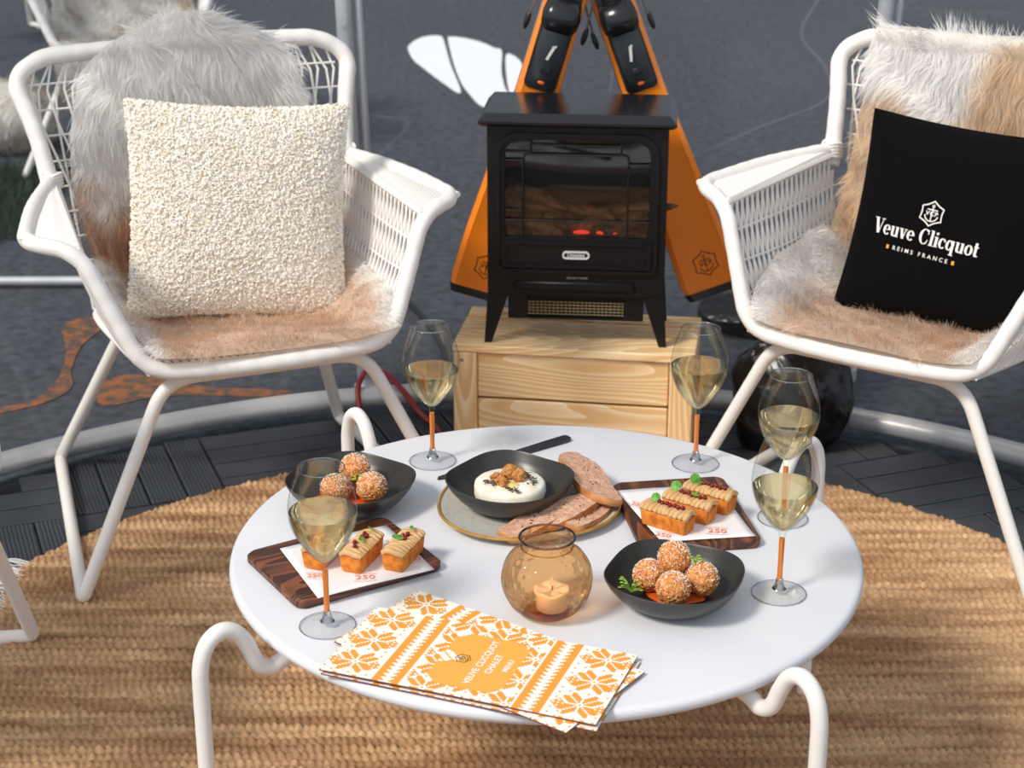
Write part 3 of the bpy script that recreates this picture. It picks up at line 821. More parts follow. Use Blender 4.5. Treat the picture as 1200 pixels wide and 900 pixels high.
# ================================================================== SHEEPSKINS
def fur_surface(name, grid, colour_fn, n, length, width, comb, parent=None, mat=None, rnd=0.30, lift=0.5, body=0.012, seed=1):
    """A hide (grid of points [nv,nu,3], outward normal = cross(du,dv)) carrying n tapered hairs, one mesh."""
    rng = np.random.default_rng(seed)
    nv, nu, _ = grid.shape
    du = np.gradient(grid, axis=1); dv = np.gradient(grid, axis=0)
    nr = np.cross(dv, du); nr /= np.linalg.norm(nr, axis=2)[..., None] + 1e-12
    uu, vv = np.meshgrid(np.linspace(-1, 1, nu), np.linspace(0, 1, nv))
    edge = np.clip(np.minimum(np.minimum(1 - np.abs(uu), vv * 2), (1 - vv) * 2) / 0.12, 0, 1) ** 0.5
    top = grid + nr * (body * edge)[..., None]; bot = grid - nr * 0.002
    V = np.concatenate([top.reshape(-1, 3), bot.reshape(-1, 3)]); m = nv * nu
    idx = np.arange(m).reshape(nv, nu)
    q = np.stack([idx[:-1, :-1], idx[:-1, 1:], idx[1:, 1:], idx[1:, :-1]], -1).reshape(-1, 4)
    quads = [q[:, ::-1], q + m]
    bd = np.concatenate([idx[0, :], idx[1:, -1], idx[-1, -2::-1], idx[-2:0:-1, 0]])
    b2 = np.roll(bd, -1); quads.append(np.stack([bd, b2, b2 + m, bd + m], -1))
    cols = np.concatenate([colour_fn(uu.ravel(), vv.ravel(), top.reshape(-1, 3)), np.tile([[0.62, 0.52, 0.42]], (m, 1))])
    # area-weighted roots
    area = np.linalg.norm(np.cross(du, dv), axis=2)[:-1, :-1].ravel(); pr = area / area.sum()
    cell = rng.choice(len(pr), n, p=pr); cj, ci = cell // (nu - 1), cell % (nu - 1)
    a, b = rng.random(n), rng.random(n)
    def bil(G): return (G[cj, ci] * ((1 - a) * (1 - b))[:, None] + G[cj, ci + 1] * (a * (1 - b))[:, None] + G[cj + 1, ci] * ((1 - a) * b)[:, None] + G[cj + 1, ci + 1] * (a * b)[:, None])
    p = bil(top); nn = bil(nr); nn /= np.linalg.norm(nn, axis=1)[:, None] + 1e-9
    u = -1 + 2 * (ci + a) / (nu - 1); v = (cj + b) / (nv - 1)
    cd = np.asarray(comb(u, v, p)); L = length * rng.uniform(0.55, 1.2, n) * np.where(v > .56, .55, 1.0)
    clump = np.c_[noise3(p, 38, 1), noise3(p, 38, 2), noise3(p, 38, 3)]
    d0 = nn * lift + cd * 0.6 + clump * rnd + rng.normal(0, rnd * 0.45, (n, 3)); d0 /= np.linalg.norm(d0, axis=1)[:, None]
    d1 = d0 * 0.5 + cd * 1.0 + clump * rnd * 0.8; d1 /= np.linalg.norm(d1, axis=1)[:, None]
    side = np.cross(d0, nn + rng.normal(0, .12, (n, 3))); side /= np.linalg.norm(side, axis=1)[:, None] + 1e-9
    w = (width * rng.uniform(0.6, 1.3, n))[:, None]; L = L[:, None]
    p1 = p + d0 * L * 0.4; p2 = p1 + (d0 + d1) * 0.5 * L * 0.35; p3 = p2 + d1 * L * 0.35
    S = np.stack([p - side * w, p + side * w, p1 - side * w * .9, p1 + side * w * .9, p2 - side * w * .6, p2 + side * w * .6, p3], 1)
    base = len(V) + np.arange(n)[:, None] * 7
    quads.append(base + np.array([[0, 1, 3, 2]])); quads.append(base + np.array([[2, 3, 5, 4]]))
    tris = base + np.array([[4, 5, 6]])
    hc = colour_fn(u, v, p) * rng.uniform(0.93, 1.07, n)[:, None]
    cols = np.concatenate([cols, np.repeat(hc, 7, axis=0)])
    V = np.concatenate([V, S.reshape(-1, 3)])
    gn = nr.reshape(-1, 3)
    sn = nn * 1.0 + clump * 0.25 + rng.normal(0, .18, (n, 3)); sn /= np.linalg.norm(sn, axis=1)[:, None]
    nrm = np.concatenate([gn, -gn, np.repeat(sn, 7, axis=0)])
    return fast_mesh(name, V, np.concatenate(quads), tris, mat or M['fur'], parent, True, np.clip(cols, 0, 1), nrm)

WHITE = np.array([.99, .965, .94]); TAN = np.array(srgb(238, 208, 174)); BROWN = np.array(srgb(216, 170, 126))
PINKTAN = np.array(srgb(240, 214, 192))
def sm(x, a, b): t = np.clip((x - a) / (b - a), 0, 1); return t * t * (3 - 2 * t)

def skin_grid(path, hw, off, curl, nu=41, k=6, wob=0.006, seed=0):
    """Chair-local hide: path of (y, z), half widths, sideways offsets, curl = how far the sides rise along the normal."""
    P = cr([(y, z, 0) for y, z in path], k)[:, :2]; m = len(P)
    t = np.linspace(0, 1, m); tk = np.linspace(0, 1, len(path))
    H = np.interp(t, tk, hw); O = np.interp(t, tk, off); Cc = np.interp(t, tk, curl)
    T = np.gradient(P, axis=0); T /= np.linalg.norm(T, axis=1)[:, None]
    nrm = np.c_[T[:, 1], -T[:, 0]]     # for a path running down the back then forward: out of the hide
    u = np.linspace(-1, 1, nu); G = np.empty((m, nu, 3))
    for i in range(m):
        x = O[i] + u * H[i]; c = Cc[i] * np.clip((np.abs(u) - 0.5) / 0.5, 0, 1) ** 2
        G[i, :, 0] = x; G[i, :, 1] = P[i, 0] + nrm[i, 0] * c; G[i, :, 2] = P[i, 1] + nrm[i, 1] * c
    w = noise3(G.reshape(-1, 3), 9, seed).reshape(m, nu) * wob
    G[..., 1] -= w * 0.7; G[..., 2] += w * 0.7
    return G

# path from the top edge of the hide down the back, over the seat to its front (y, z)
PATH = [(.475, .872), (.470, .825), (.462, .78), (.450, .70), (.435, .60), (.418, .50), (.395, .43), (.34, .385), (.25, .37), (.12, .378), (.02, .400), (-.060, .414)]

def comb_dn(tilt, top=0.0):
    def f(u, v, p):
        d = np.zeros((len(u), 3)); back = v < 0.55
        d[:, 2] = np.where(v < 0.12, top, np.where(back, -0.75, -0.15)); d[:, 1] = np.where(back, -0.15, -0.5)
        d[:, 0] = u * 0.45 + tilt; return d
    return f

def place_local(o, loc, yaw): o.location = loc; o.rotation_euler = (0, 0, yaw)

def col_left(u, v, p):
    nz = noise3(p, 16, 4) * 0.05; nz2 = noise3(p, 60, 2) * 0.08
    w = 1 - sm(v + nz, 0.36, 0.47)                       # white above, tan below
    c = BROWN[None] * (1 - sm(v, .45, .68))[:, None] + PINKTAN[None] * sm(v, .45, .68)[:, None]
    c = c * (1 + nz2)[:, None]
    w = np.maximum(w, sm(np.abs(u - .02) + nz, .82, .97) * sm(v, .5, .62))
    r = sm(v, .22, .30) * (1 - sm(np.abs(u - .1), .22, .40)) * (1 - sm(v, .34, .36))
    w = w * (1 - .0 * r)
    return WHITE[None] * w[:, None] + c * (1 - w)[:, None]
G = skin_grid(PATH, [.05, .145, .195, .215, .225, .222, .218, .222, .232, .235, .225, .20], [.0, .0, .0, -.005, -.01, 0, 0, 0, 0, .004, .008, .01],
              [0, 0, .005, .01, .03, .06, .09, .10, .085, .07, .045, .01], seed=1)
o = fur_surface('sheepskin', G, col_left, 32000, 0.040, 0.0008, comb_dn(0.0, -.1), seed=3, lift=.4)
place_local(o, (*CH_L, 0.003), YAW_L)
tag(o, 'white sheepskin with a tan lower half, behind the cream cushion on the left chair', 'sheepskin', 'sheepskin throws')

def col_right(u, v, p):
    nz = noise3(p, 14, 4) * 0.06; nz2 = noise3(p, 55, 2) * 0.08
    # white patch on the upper left of the back, tan elsewhere
    w = (1 - sm(u * 0.9 + v * 1.1 + nz, -0.05, 0.22)) * (1 - sm(v + nz, .26, .34))
    w = np.maximum(w, 1 - sm(v + nz * .5, .02, .07))
    w = np.maximum(w, (1 - sm(u + nz, -.86, -.62)) * sm(v, .55, .66))
    w = np.maximum(w, sm(u + nz, .72, .9) * sm(v, .52, .62))
    c = TAN[None] * (1 - sm(v, .5, .7))[:, None] + PINKTAN[None] * sm(v, .5, .7)[:, None]
    c = c * (1 + nz2)[:, None]
    return WHITE[None] * w[:, None] + c * (1 - w)[:, None]
G = skin_grid([(.478, .838), (.470, .815)] + PATH[2:], [.245, .25, .25, .245, .24, .235, .225, .225, .235, .24, .225, .195], [.02, .02, .02, .02, .015, .005, 0, 0, 0, 0, .0, .005],
              [.0, .01, .015, .02, .04, .06, .10, .12, .12, .10, .05, .01], seed=2)
o = fur_surface('sheepskin', G, col_right, 32000, 0.040, 0.0008, comb_dn(0.1, .25), seed=5, lift=.4)
place_local(o, (*CH_R, 0.003), YAW_R)
tag(o, 'tan sheepskin with a white shoulder, draped over the right wicker chair behind the black cushion', 'sheepskin', 'sheepskin throws')

def col_mottled(u, v, p):
    nz = noise3(p, 30, 3) * 0.5 + noise3(p, 90, 1) * 0.3
    t = sm(nz, -.2, .7)[:, None]
    return np.array(srgb(236, 234, 228))[None] * (1 - t) + np.array(srgb(180, 168, 152))[None] * t
PATH2 = [(.475, .86), (.462, .78), (.435, .60), (.395, .43), (.25, .37), (.02, .40), (-.07, .38), (-.085, .28), (-.08, .2)]
G = skin_grid(PATH2, [.2, .22, .22, .22, .23, .23, .22, .21, .17], [0] * 9, [0, 0, .03, .08, .08, .04, .0, .0, .0], nu=25, seed=3)
o = fur_surface('sheepskin', G, col_mottled, 12000, 0.04, 0.0016, comb_dn(0.0), seed=6)
place_local(o, (-1.19, 5.50, -0.02), math.radians(12))
tag(o, 'mottled grey sheepskin on the blurred chair beyond the clear wall, upper left', 'sheepskin', 'sheepskin throws')

# ================================================================== CUSHIONS (x across, -y front, z up; centre at origin)
def pillow_front(u, v, hw, hh, th, pinch=0.06):
    x = hw * u * (1 - pinch * (1 - v * v)); z = hh * v * (1 - pinch * (1 - u * u))
    t = th * (max(0, 1 - abs(u) ** 2.6) * max(0, 1 - abs(v) ** 2.6)) ** 0.55
    return x, z, t

def pillow_mesh(hw, hh, th, n=34, wr=0.0, seed=0):
    q = np.linspace(-1, 1, n); V = []; F = []
    for s in (-1, 1):
        for v in q:
            for u in q:
                x, z, t = pillow_front(u, v, hw, hh, th); V.append((x, s * (t + 0.002), z))
    V = np.array(V)
    if wr:
        w = noise3(V, 12, seed) * wr; V[:, 1] += np.where(V[:, 1] < 0, -1, 1) * w * 0.5
    I = np.arange(2 * n * n).reshape(2, n, n)
    for j in range(n - 1):
        for i in range(n - 1):
            F.append((I[0, j, i], I[0, j, i + 1], I[0, j + 1, i + 1], I[0, j + 1, i]))
            F.append((I[1, j, i], I[1, j + 1, i], I[1, j + 1, i + 1], I[1, j, i + 1]))
    bd = [(0, i) for i in range(n)] + [(j, n - 1) for j in range(1, n)] + [(n - 1, i) for i in range(n - 2, -1, -1)] + [(j, 0) for j in range(n - 2, 0, -1)]
    for k in range(len(bd)):
        a, b = bd[k], bd[(k + 1) % len(bd)]
        F.append((I[0][b], I[0][a], I[1][a], I[1][b]))
    return V, F

def build_cream():
    t = thing('fleece_cushion', 'fluffy cream curly fleece cushion leaning on the left wicker chair', 'cushion', (-0.478, 3.005, 0.566), 0)
    t.rotation_euler = Euler((math.radians(-13), math.radians(4.5), math.radians(14)), 'XYZ')
    hw, hh, th = 0.192, 0.188, 0.06
    V, F = pillow_mesh(hw, hh, th, 40)
    mesh_obj('cover', V, F, M['boucle'], t)
    # little wool curls over the front and the edges
    n = 20000; rng = np.random.default_rng(4); k = 7; m = 5
    u = rng.uniform(-1, 1, n); v = rng.uniform(-1, 1, n)
    e = rng.random(n) < 0.14; sd = rng.integers(0, 4, n); ee = rng.uniform(.975, 1.0, n)
    u = np.where(e & (sd == 0), ee, np.where(e & (sd == 1), -ee, u)); v = np.where(e & (sd == 2), ee, np.where(e & (sd == 3), -ee, v))
    P = np.array([pillow_front(a, b, hw, hh, th) for a, b in zip(u, v)])
    back = (rng.random(n) < 0.18)
    c = np.c_[P[:, 0], np.where(back, 1, -1) * (P[:, 2] + 0.003), P[:, 1]]
    R = rng.uniform(0.0018, 0.0032, n); ax = rng.normal(0, 1, (n, 3)); ax /= np.linalg.norm(ax, axis=1)[:, None]
    b1 = np.cross(ax, rng.normal(0, 1, (n, 3))); b1 /= np.linalg.norm(b1, axis=1)[:, None]; b2 = np.cross(ax, b1)
    th0 = np.linspace(0, 1.55 * PI, k); ang = np.arange(m) * 2 * PI / m; r = rng.uniform(0.0011, 0.0017, n)
    rad = (np.cos(th0)[None, :, None] * b1[:, None] + np.sin(th0)[None, :, None] * b2[:, None])
    cen = c[:, None] + rad * R[:, None, None] + ax[:, None] * (th0[None, :, None] / 6 * 0.004)
    V = cen[:, :, None] + r[:, None, None, None] * (np.cos(ang)[None, None, :, None] * rad[:, :, None] + np.sin(ang)[None, None, :, None] * ax[:, None, None])
    I = np.arange(n * k * m).reshape(n, k, m)
    q = np.stack([I[:, :-1], np.roll(I, -1, 2)[:, :-1], np.roll(I, -1, 2)[:, 1:], I[:, 1:]], -1).reshape(-1, 4)
    o = fast_mesh('wool_curls', V.reshape(-1, 3), q, np.zeros((0, 3), int), M['boucle'], t); o['kind'] = 'stuff'
build_cream()

def serif_word(fl, word, off, h, rot):
    """Bold condensed serif letters built from thick and thin strokes; h = cap height."""
    TK, TN, SF = .17, .06, .05
    def ring(cx, cy, rx, ry, a0, a1, n=18):
        an = np.radians(np.linspace(a0, a1, n)); return [(cx + rx * math.cos(a), cy + ry * math.sin(a)) for a in an], [TN + (TK - TN) * abs(math.cos(a)) ** 1.5 for a in an]
    def ser(x, y, w=.24): return ([(x - w / 2, y), (x + w / 2, y)], SF)
    X = .66
    G = {
        'V': (.78, [([(.18, 1), (.42, 0)], TK + .03), ([(.66, 1), (.44, 0)], TN), ser(.17, .98, .34), ser(.66, .98, .26)]),
        'v': (.56, [([(.13, X), (.30, 0)], TK), ([(.46, X), (.31, 0)], TN), ser(.13, X - .02, .26), ser(.46, X - .02, .2)]),
        'e': (.52, [ring(.26, X / 2, .18, X / 2 - .02, 0, 320), ([(.10, X / 2 + .02), (.44, X / 2 + .02)], SF)]),
        'u': (.64, [([(.16, X), (.16, .16), (.22, .05)], TK), ([(.20, .06), (.30, .02), (.44, .12)], TN + .02), ([(.48, X), (.48, 0)], TK), ser(.12, X - .02, .2), ser(.44, X - .02, .2), ser(.53, .02, .16)]),
        'C': (.72, [ring(.38, .5, .27, .49, 48, 312), ([(.60, .98), (.60, .68)], TN), ([(.57, .16), (.62, .32)], TN)]),
        'l': (.32, [([(.16, 1), (.16, 0)], TK), ser(.11, .98, .2), ser(.16, .02, .3)]),
        'i': (.32, [([(.16, X), (.16, 0)], TK), ser(.11, X - .02, .2), ser(.16, .02, .3), ([(.08, .88), (.24, .88)], .16)]),
        'c': (.50, [ring(.27, X / 2, .18, X / 2 - .02, 50, 315), ([(.36, X - .13), (.45, X - .13)], .13)]),
        'q': (.62, [ring(.25, X / 2, .17, X / 2 - .02, 20, 340), ([(.46, X), (.46, -.3)], TK), ser(.46, -.28, .3)]),
        'o': (.56, [ring(.28, X / 2, .19, X / 2 - .02, 0, 360)]),
        't': (.40, [([(.17, .9), (.17, .12), (.23, .04)], TK), ([(.22, .04), (.36, .08)], TN + .02), ([(.03, X - .03), (.36, X - .03)], SF + .01)]),
        ' ': (.30, [])}
    tot = sum(G[c][0] for c in word); x = -tot / 2
    cs, sn = math.cos(rot), math.sin(rot)
    for c in word:
        for pts, w in G[c][1]:
            fl.stroke([(px + x, py) for px, py in pts], w, off, h, rot)
        x += G[c][0]
    return tot * h

def build_black():
    t = thing('black_cushion', 'black cotton cushion printed with white lettering on the right wicker chair', 'cushion', (0.770, 2.962, 0.546), 0)
    t.rotation_euler = Euler((math.radians(-17), math.radians(2.5), math.radians(-31)), 'XYZ')
    hw, hh, th = 0.190, 0.178, 0.062
    V, F = pillow_mesh(hw, hh, th, 44, wr=0.006, seed=3)
    mesh_obj('cover', V, F, M['black_cloth'], t)
    o2 = np.array([(x, -(tt + .0), z) for x, z, tt in [pillow_front(*p, hw, hh, th) for p in [(math.cos(a) / max(abs(math.cos(a)), abs(math.sin(a))), math.sin(a) / max(abs(math.cos(a)), abs(math.sin(a)))) for a in np.linspace(0, 2 * PI, 80, endpoint=False)]]])
    MB().tube(o2, 0.003, 6, closed=True).build('seam_piping', M['black_cloth'], t)
    def on(x, z):
        u, v = x / hw, z / hh
        for _ in range(6):
            u = x / (hw * (1 - .06 * (1 - v * v))); v = z / (hh * (1 - .06 * (1 - u * u)))
        u = min(1, max(-1, u)); v = min(1, max(-1, v)); tt = pillow_front(u, v, hw, hh, th)[2]
        p = np.array([[x, -(tt + .002), z]]); w = float(noise3(p, 12, 3)[0]) * .006 * .5
        return (x, -(tt + .002) - w - .0022, z)
    cx, cz, r = -0.036, -0.036, math.radians(-3)
    fl = Flat(); serif_word(fl, 'Veuve Clicquot', (cx, cz), 0.0258, r)
    fl.text('REIMS FRANCE', 0.0098, (cx - .002, cz - .019), r, bold=.012, spacing=1.65)
    emblem(fl, (cx + .004, cz + .053), 0.0215, r)
    fl.build('printed_lettering', M['print_white'], t, on)
    for s in (-1, 1):
        fo = Flat(); q = (cx - .002 + s * .059 * math.cos(r), cz - .019 + s * .059 * math.sin(r)); fo.stroke([(-.0024, 0), (.0024, 0)], .0065, q, 1, r)
        fo.build('printed_square', M['print_orange'], t, on)
build_black()

# ================================================================== CRATE, STOVE, SKIS
def build_crate():
    W, D, H = 0.462, 0.225, 0.25
    a = math.radians(-8.7)
    t = thing('wooden_crate', 'pale pine slatted crate under the black stove', 'crate', (-0.114, 3.192, 0.0), a)
    def plank(nm, lo, hi, mat='pine'):
        c = (np.array(lo) + np.array(hi)) / 2
        V, F = bevel_box(np.array(lo) - c, np.array(hi) - c, 0.002); o = mesh_obj(nm, V, F, M[mat], t, angle=20); o.location = c; return o
    def nail(p):
        o = MB().lathe([(0, -.0005), (.0035, -.0005), (.0035, .0006), (0, .001)], 12).build('nail', M['steel'], t); o.location = p; o.rotation_euler = (math.radians(90), 0, 0)
    # top slats
    for y0, y1 in ((0.0, .098), (.106, .160), (.170, D)):
        plank('top_slat', (0, y0, H - .016), (W, y1, H))
    # corner posts, front and back boards, side boards
    for x0 in (0, W - .048):
        for y0 in (0.0, D - .014): plank('corner_post', (x0 + (.001), y0 + .001, 0), (x0 + .046, y0 + .015, H - .017), 'pine_up')
    for y0 in (.009, D - .026):
        for z0, z1 in ((.004, .056), (.062, .137), (.142, .231)): plank('board', (.047 if y0 < .1 else .002, y0, z0), (W - .049 if y0 < .1 else W - .002, y0 + .012, z1))
    for x0 in (.002, W - .016):
        for z0, z1 in ((.004, .056), (.062, .137), (.142, .231)):
            o = plank('side_board', (x0, .022, z0), (x0 + .012, D - .028, z1))
    for x in (.012, W - .014):
        for z in (.218, .03): nail((x + .006, .0004, z))
build_crate()

def frame_plate(outer, inner, y0, y1):
    """Plate with a hole in the x-z plane, outlines of equal count."""
    n = len(outer); V = []
    for y in (y0, y1):
        V += [(x, y, z) for x, z in outer] + [(x, y, z) for x, z in inner]
    F = []
    for k in range(n):
        k2 = (k + 1) % n; o0, i0, o1, i1 = 0, n, 2 * n, 3 * n
        F += [(o0 + k2, o0 + k, i0 + k, i0 + k2)[::-1], (o1 + k, o1 + k2, i1 + k2, i1 + k)[::-1], (o0 + k, o0 + k2, o1 + k2, o1 + k)[::-1], (i0 + k2, i0 + k, i1 + k, i1 + k2)[::-1]]
    return V, F

def arch(x0, z0, x1, z1, rt, rb, k=8):
    out = []
    for cx, cz, r, a in ((x1 - rt, z1 - rt, rt, 0), (x0 + rt, z1 - rt, rt, 90), (x0 + rb, z0 + rb, rb, 180), (x1 - rb, z0 + rb, rb, 270)):
        for j in range(k + 1):
            t = math.radians(a + 90 * j / k); out.append((cx + r * math.cos(t), cz + r * math.sin(t)))
    return out

STOVE_AT, STOVE_YAW = (0.1195, 3.186, 0.25), math.radians(-5.0)
def build_stove():
    t = thing('electric_stove', 'black electric stove with a glass front on the pine crate', 'stove', STOVE_AT, STOVE_YAW)
    hw, D = 0.166, 0.168
    # body shell: sides, back, top, floor; open at the front behind the door
    mb = MB()
    mb.box((-hw, .012, .098), (-hw + .006, D, .424)); mb.box((hw - .006, .012, .098), (hw, D, .424))
    mb.box((-hw, D - .006, .098), (hw, D, .424)); mb.box((-hw, .012, .418), (hw, D, .424)); mb.box((-hw, .012, .098), (hw, D, .104))
    mb.box((-hw, .012, .205), (hw, D - .01, .210))
    mb.build('body', M['black_metal'], t, angle=30)
    # front face with arched opening
    ou = arch(-hw, .098, hw, .424, .003, .003); inn = arch(-.141, .150, .141, .402, .034, .012)
    mb = MB(); mb.add(*frame_plate(ou, inn, 0.0, .014)); fr = mb.build('front_face', M['black_metal'], t, angle=30)
    # door: raised rim, window opening, lower panel
    d = MB()
    d.add(*frame_plate(arch(-.150, .143, .150, .410, .042, .016), arch(-.143, .150, .143, .403, .036, .010), -.006, .002))
    d.add(*frame_plate(arch(-.143, .150, .143, .403, .036, .010), arch(-.134, .211, .134, .396, .030, .003), .001, .012))
    d.add(*frame_plate(arch(-.140, .152, .140, .204, .005, .005), arch(-.130, .159, .130, .198, .004, .004), -.003, .004))
    door = d.build('door', M['black_metal'], t, angle=30)
    MB().box((-.131, .002, .158), (.131, .008, .199), .002).build('door_panel', M['black_metal'], door)
    g = MB(); q = arch(-.1335, .2115, .1335, .3955, .0295, .003); n = len(q)
    g.add([(x, .0105, z) for x, z in q], [tuple(range(n))]); g.build('door_glass', M['stove_glass'], door, smooth=False)
    # bars in front of the glass
    gr = MB(); bar = lambda pts, r=.0018: gr.tube(pts, r, 8)
    y = .004
    bar(fillet([(-.100, y, .213), (-.100, y, .368), (.094, y, .368), (.094, y, .213)], .010, 5), .0021)
    bar([(-.134, y, .243), (.134, y, .243)], .0016)
    bar([(-.134, y, .357), (-.100, y, .357)]); bar([(-.134, y, .372), (-.086, y, .372)], .0014); bar([(-.086, y, .369), (-.086, y, .396)])
    bar([(.080, y, .369), (.080, y, .396)]); bar([(.094, y, .352), (.134, y, .352)]); bar([(-.086, y, .386), (.080, y, .386)], .0012)
    bar([(-.134, y, .262), (-.100, y, .262)], .001); bar([(.094, y, .262), (.134, y, .262)], .001)
    gr.build('window_bars', M['black_gloss'], door)
    # badge
    b = MB(); b.add(*frame_plate(arch(-.0255, .171, .0255, .186, .0074, .0074), arch(-.0225, .1738, .0225, .1832, .0046, .0046), -.0035, .003)); bd = b.build('badge', M['chrome'], door, angle=30)
    fl = Flat(); fl.text('Dimplex', .0105, (0, .1785), 0, bold=.02, squeeze=.92); fl.build('badge_lettering', M['chrome'], bd, lambda x, z: (x, -.0015, z))
    fl = Flat(); fl.text('DO NOT COVER', .0052, (0, .1335), 0, bold=.01); fl.build('warning_lettering', pbr('grey_print', srgb(150, 148, 144), .6), t, lambda x, z: (x + .003, -.0006, z))
    # top slab with chamfered edge
    V = []; prof = [(.172, .424), (.180, .430), (.180, .4345), (.167, .448)]
    mb = MB(); rings = []
    for w, z in prof:
        e = w - .166; rings.append([(-w, -.012 - e, z), (w, -.012 - e, z), (w, D - .002 + e * .3, z), (-w, D - .002 + e * .3, z)])
    V = [p for r in rings for p in r]; F = [(i * 4 + k, i * 4 + (k + 1) % 4, (i + 1) * 4 + (k + 1) % 4, (i + 1) * 4 + k) for i in range(3) for k in range(4)] + [(3, 2, 1, 0), (12, 13, 14, 15)]
    mb.add(V, F); mb.build('top_plate', M['black_gloss'], t, smooth=False)
    # hood over the heater and the heater grille below the body
    h = MB(); h.box((-.115, -.007, .110), (.110, .006, .127), .003); h.build('heater_hood', M['black_metal'], t)
    h = MB(); h.box((-.128, .02, .048), (.128, .11, .099)); h.add(*frame_plate(arch(-.128, .048, .128, .106, .002, .002), arch(-.092, .052, .092, .096, .002, .002), .008, .022)); hb = h.build('heater_box', M['black_metal'], t, angle=30)
    h = MB()
    for k in range(24): h.tube([(-.088 + k * .0077, .012, .055), (-.088 + k * .0077, .012, .083)], .0009, 5)
    for k in range(5): h.tube([(-.091, .012, .057 + k * .006), (.091, .012, .057 + k * .006)], .0009, 5)
    h.build('heater_grille', pbr('brass_mesh', srgb(140, 124, 92), .4, metal=.5), hb)
    # four splayed legs
    for sx in (-1, 1):
        for y0, y1, sy in ((.000, .014, -1), (D - .016, D - .002, 1)):
            a = [(sx * .166, .100), (sx * .126, .100), (sx * .159, .0), (sx * .173, .0)]
            V = [(x, y0, z) for x, z in a] + [(x, y1, z) for x, z in a]
            F = [(0, 1, 2, 3), (7, 6, 5, 4)] + [(k, 4 + k, 4 + (k + 1) % 4, (k + 1) % 4) for k in range(4)]
            if sx < 0: F = [f[::-1] for f in F]
            MB().add(V, F).build('leg', M['black_metal'], t, smooth=False)
    # log bed and embers inside
    rng = random.Random(5)
    for k in range(9):
        L = rng.uniform(.05, .10); r = rng.uniform(.011, .018); V, F = icosphere(3)
        V = V * [L, r, r]; V = V * (1 + .22 * noise3(V, 55, k))[:, None]
        o = mesh_obj('log', V, F, M['log'], t); x = -.09 + .18 * (k % 4) / 3 + rng.uniform(-.01, .01)
        o.location = (x, .045 + .022 * (k // 4) + rng.uniform(0, .012), .226 + .020 * (k // 4)); o.rotation_euler = (rng.uniform(-.2, .2), rng.uniform(-.3, .3), rng.uniform(-.6, .6))
    mb = MB(); mb.box((-.13, .016, .2105), (.13, D - .012, .2135)); mb.build('ash_bed', M['log'], t)
    mb = MB()
    for x, w in ((.008, .016), (.055, .020)):
        V, F = icosphere(2); mb.add(V * [w, .006, .004] + [x, .026, .2155], F)
    mb.build('embers', M['ember'], t)
build_stove()

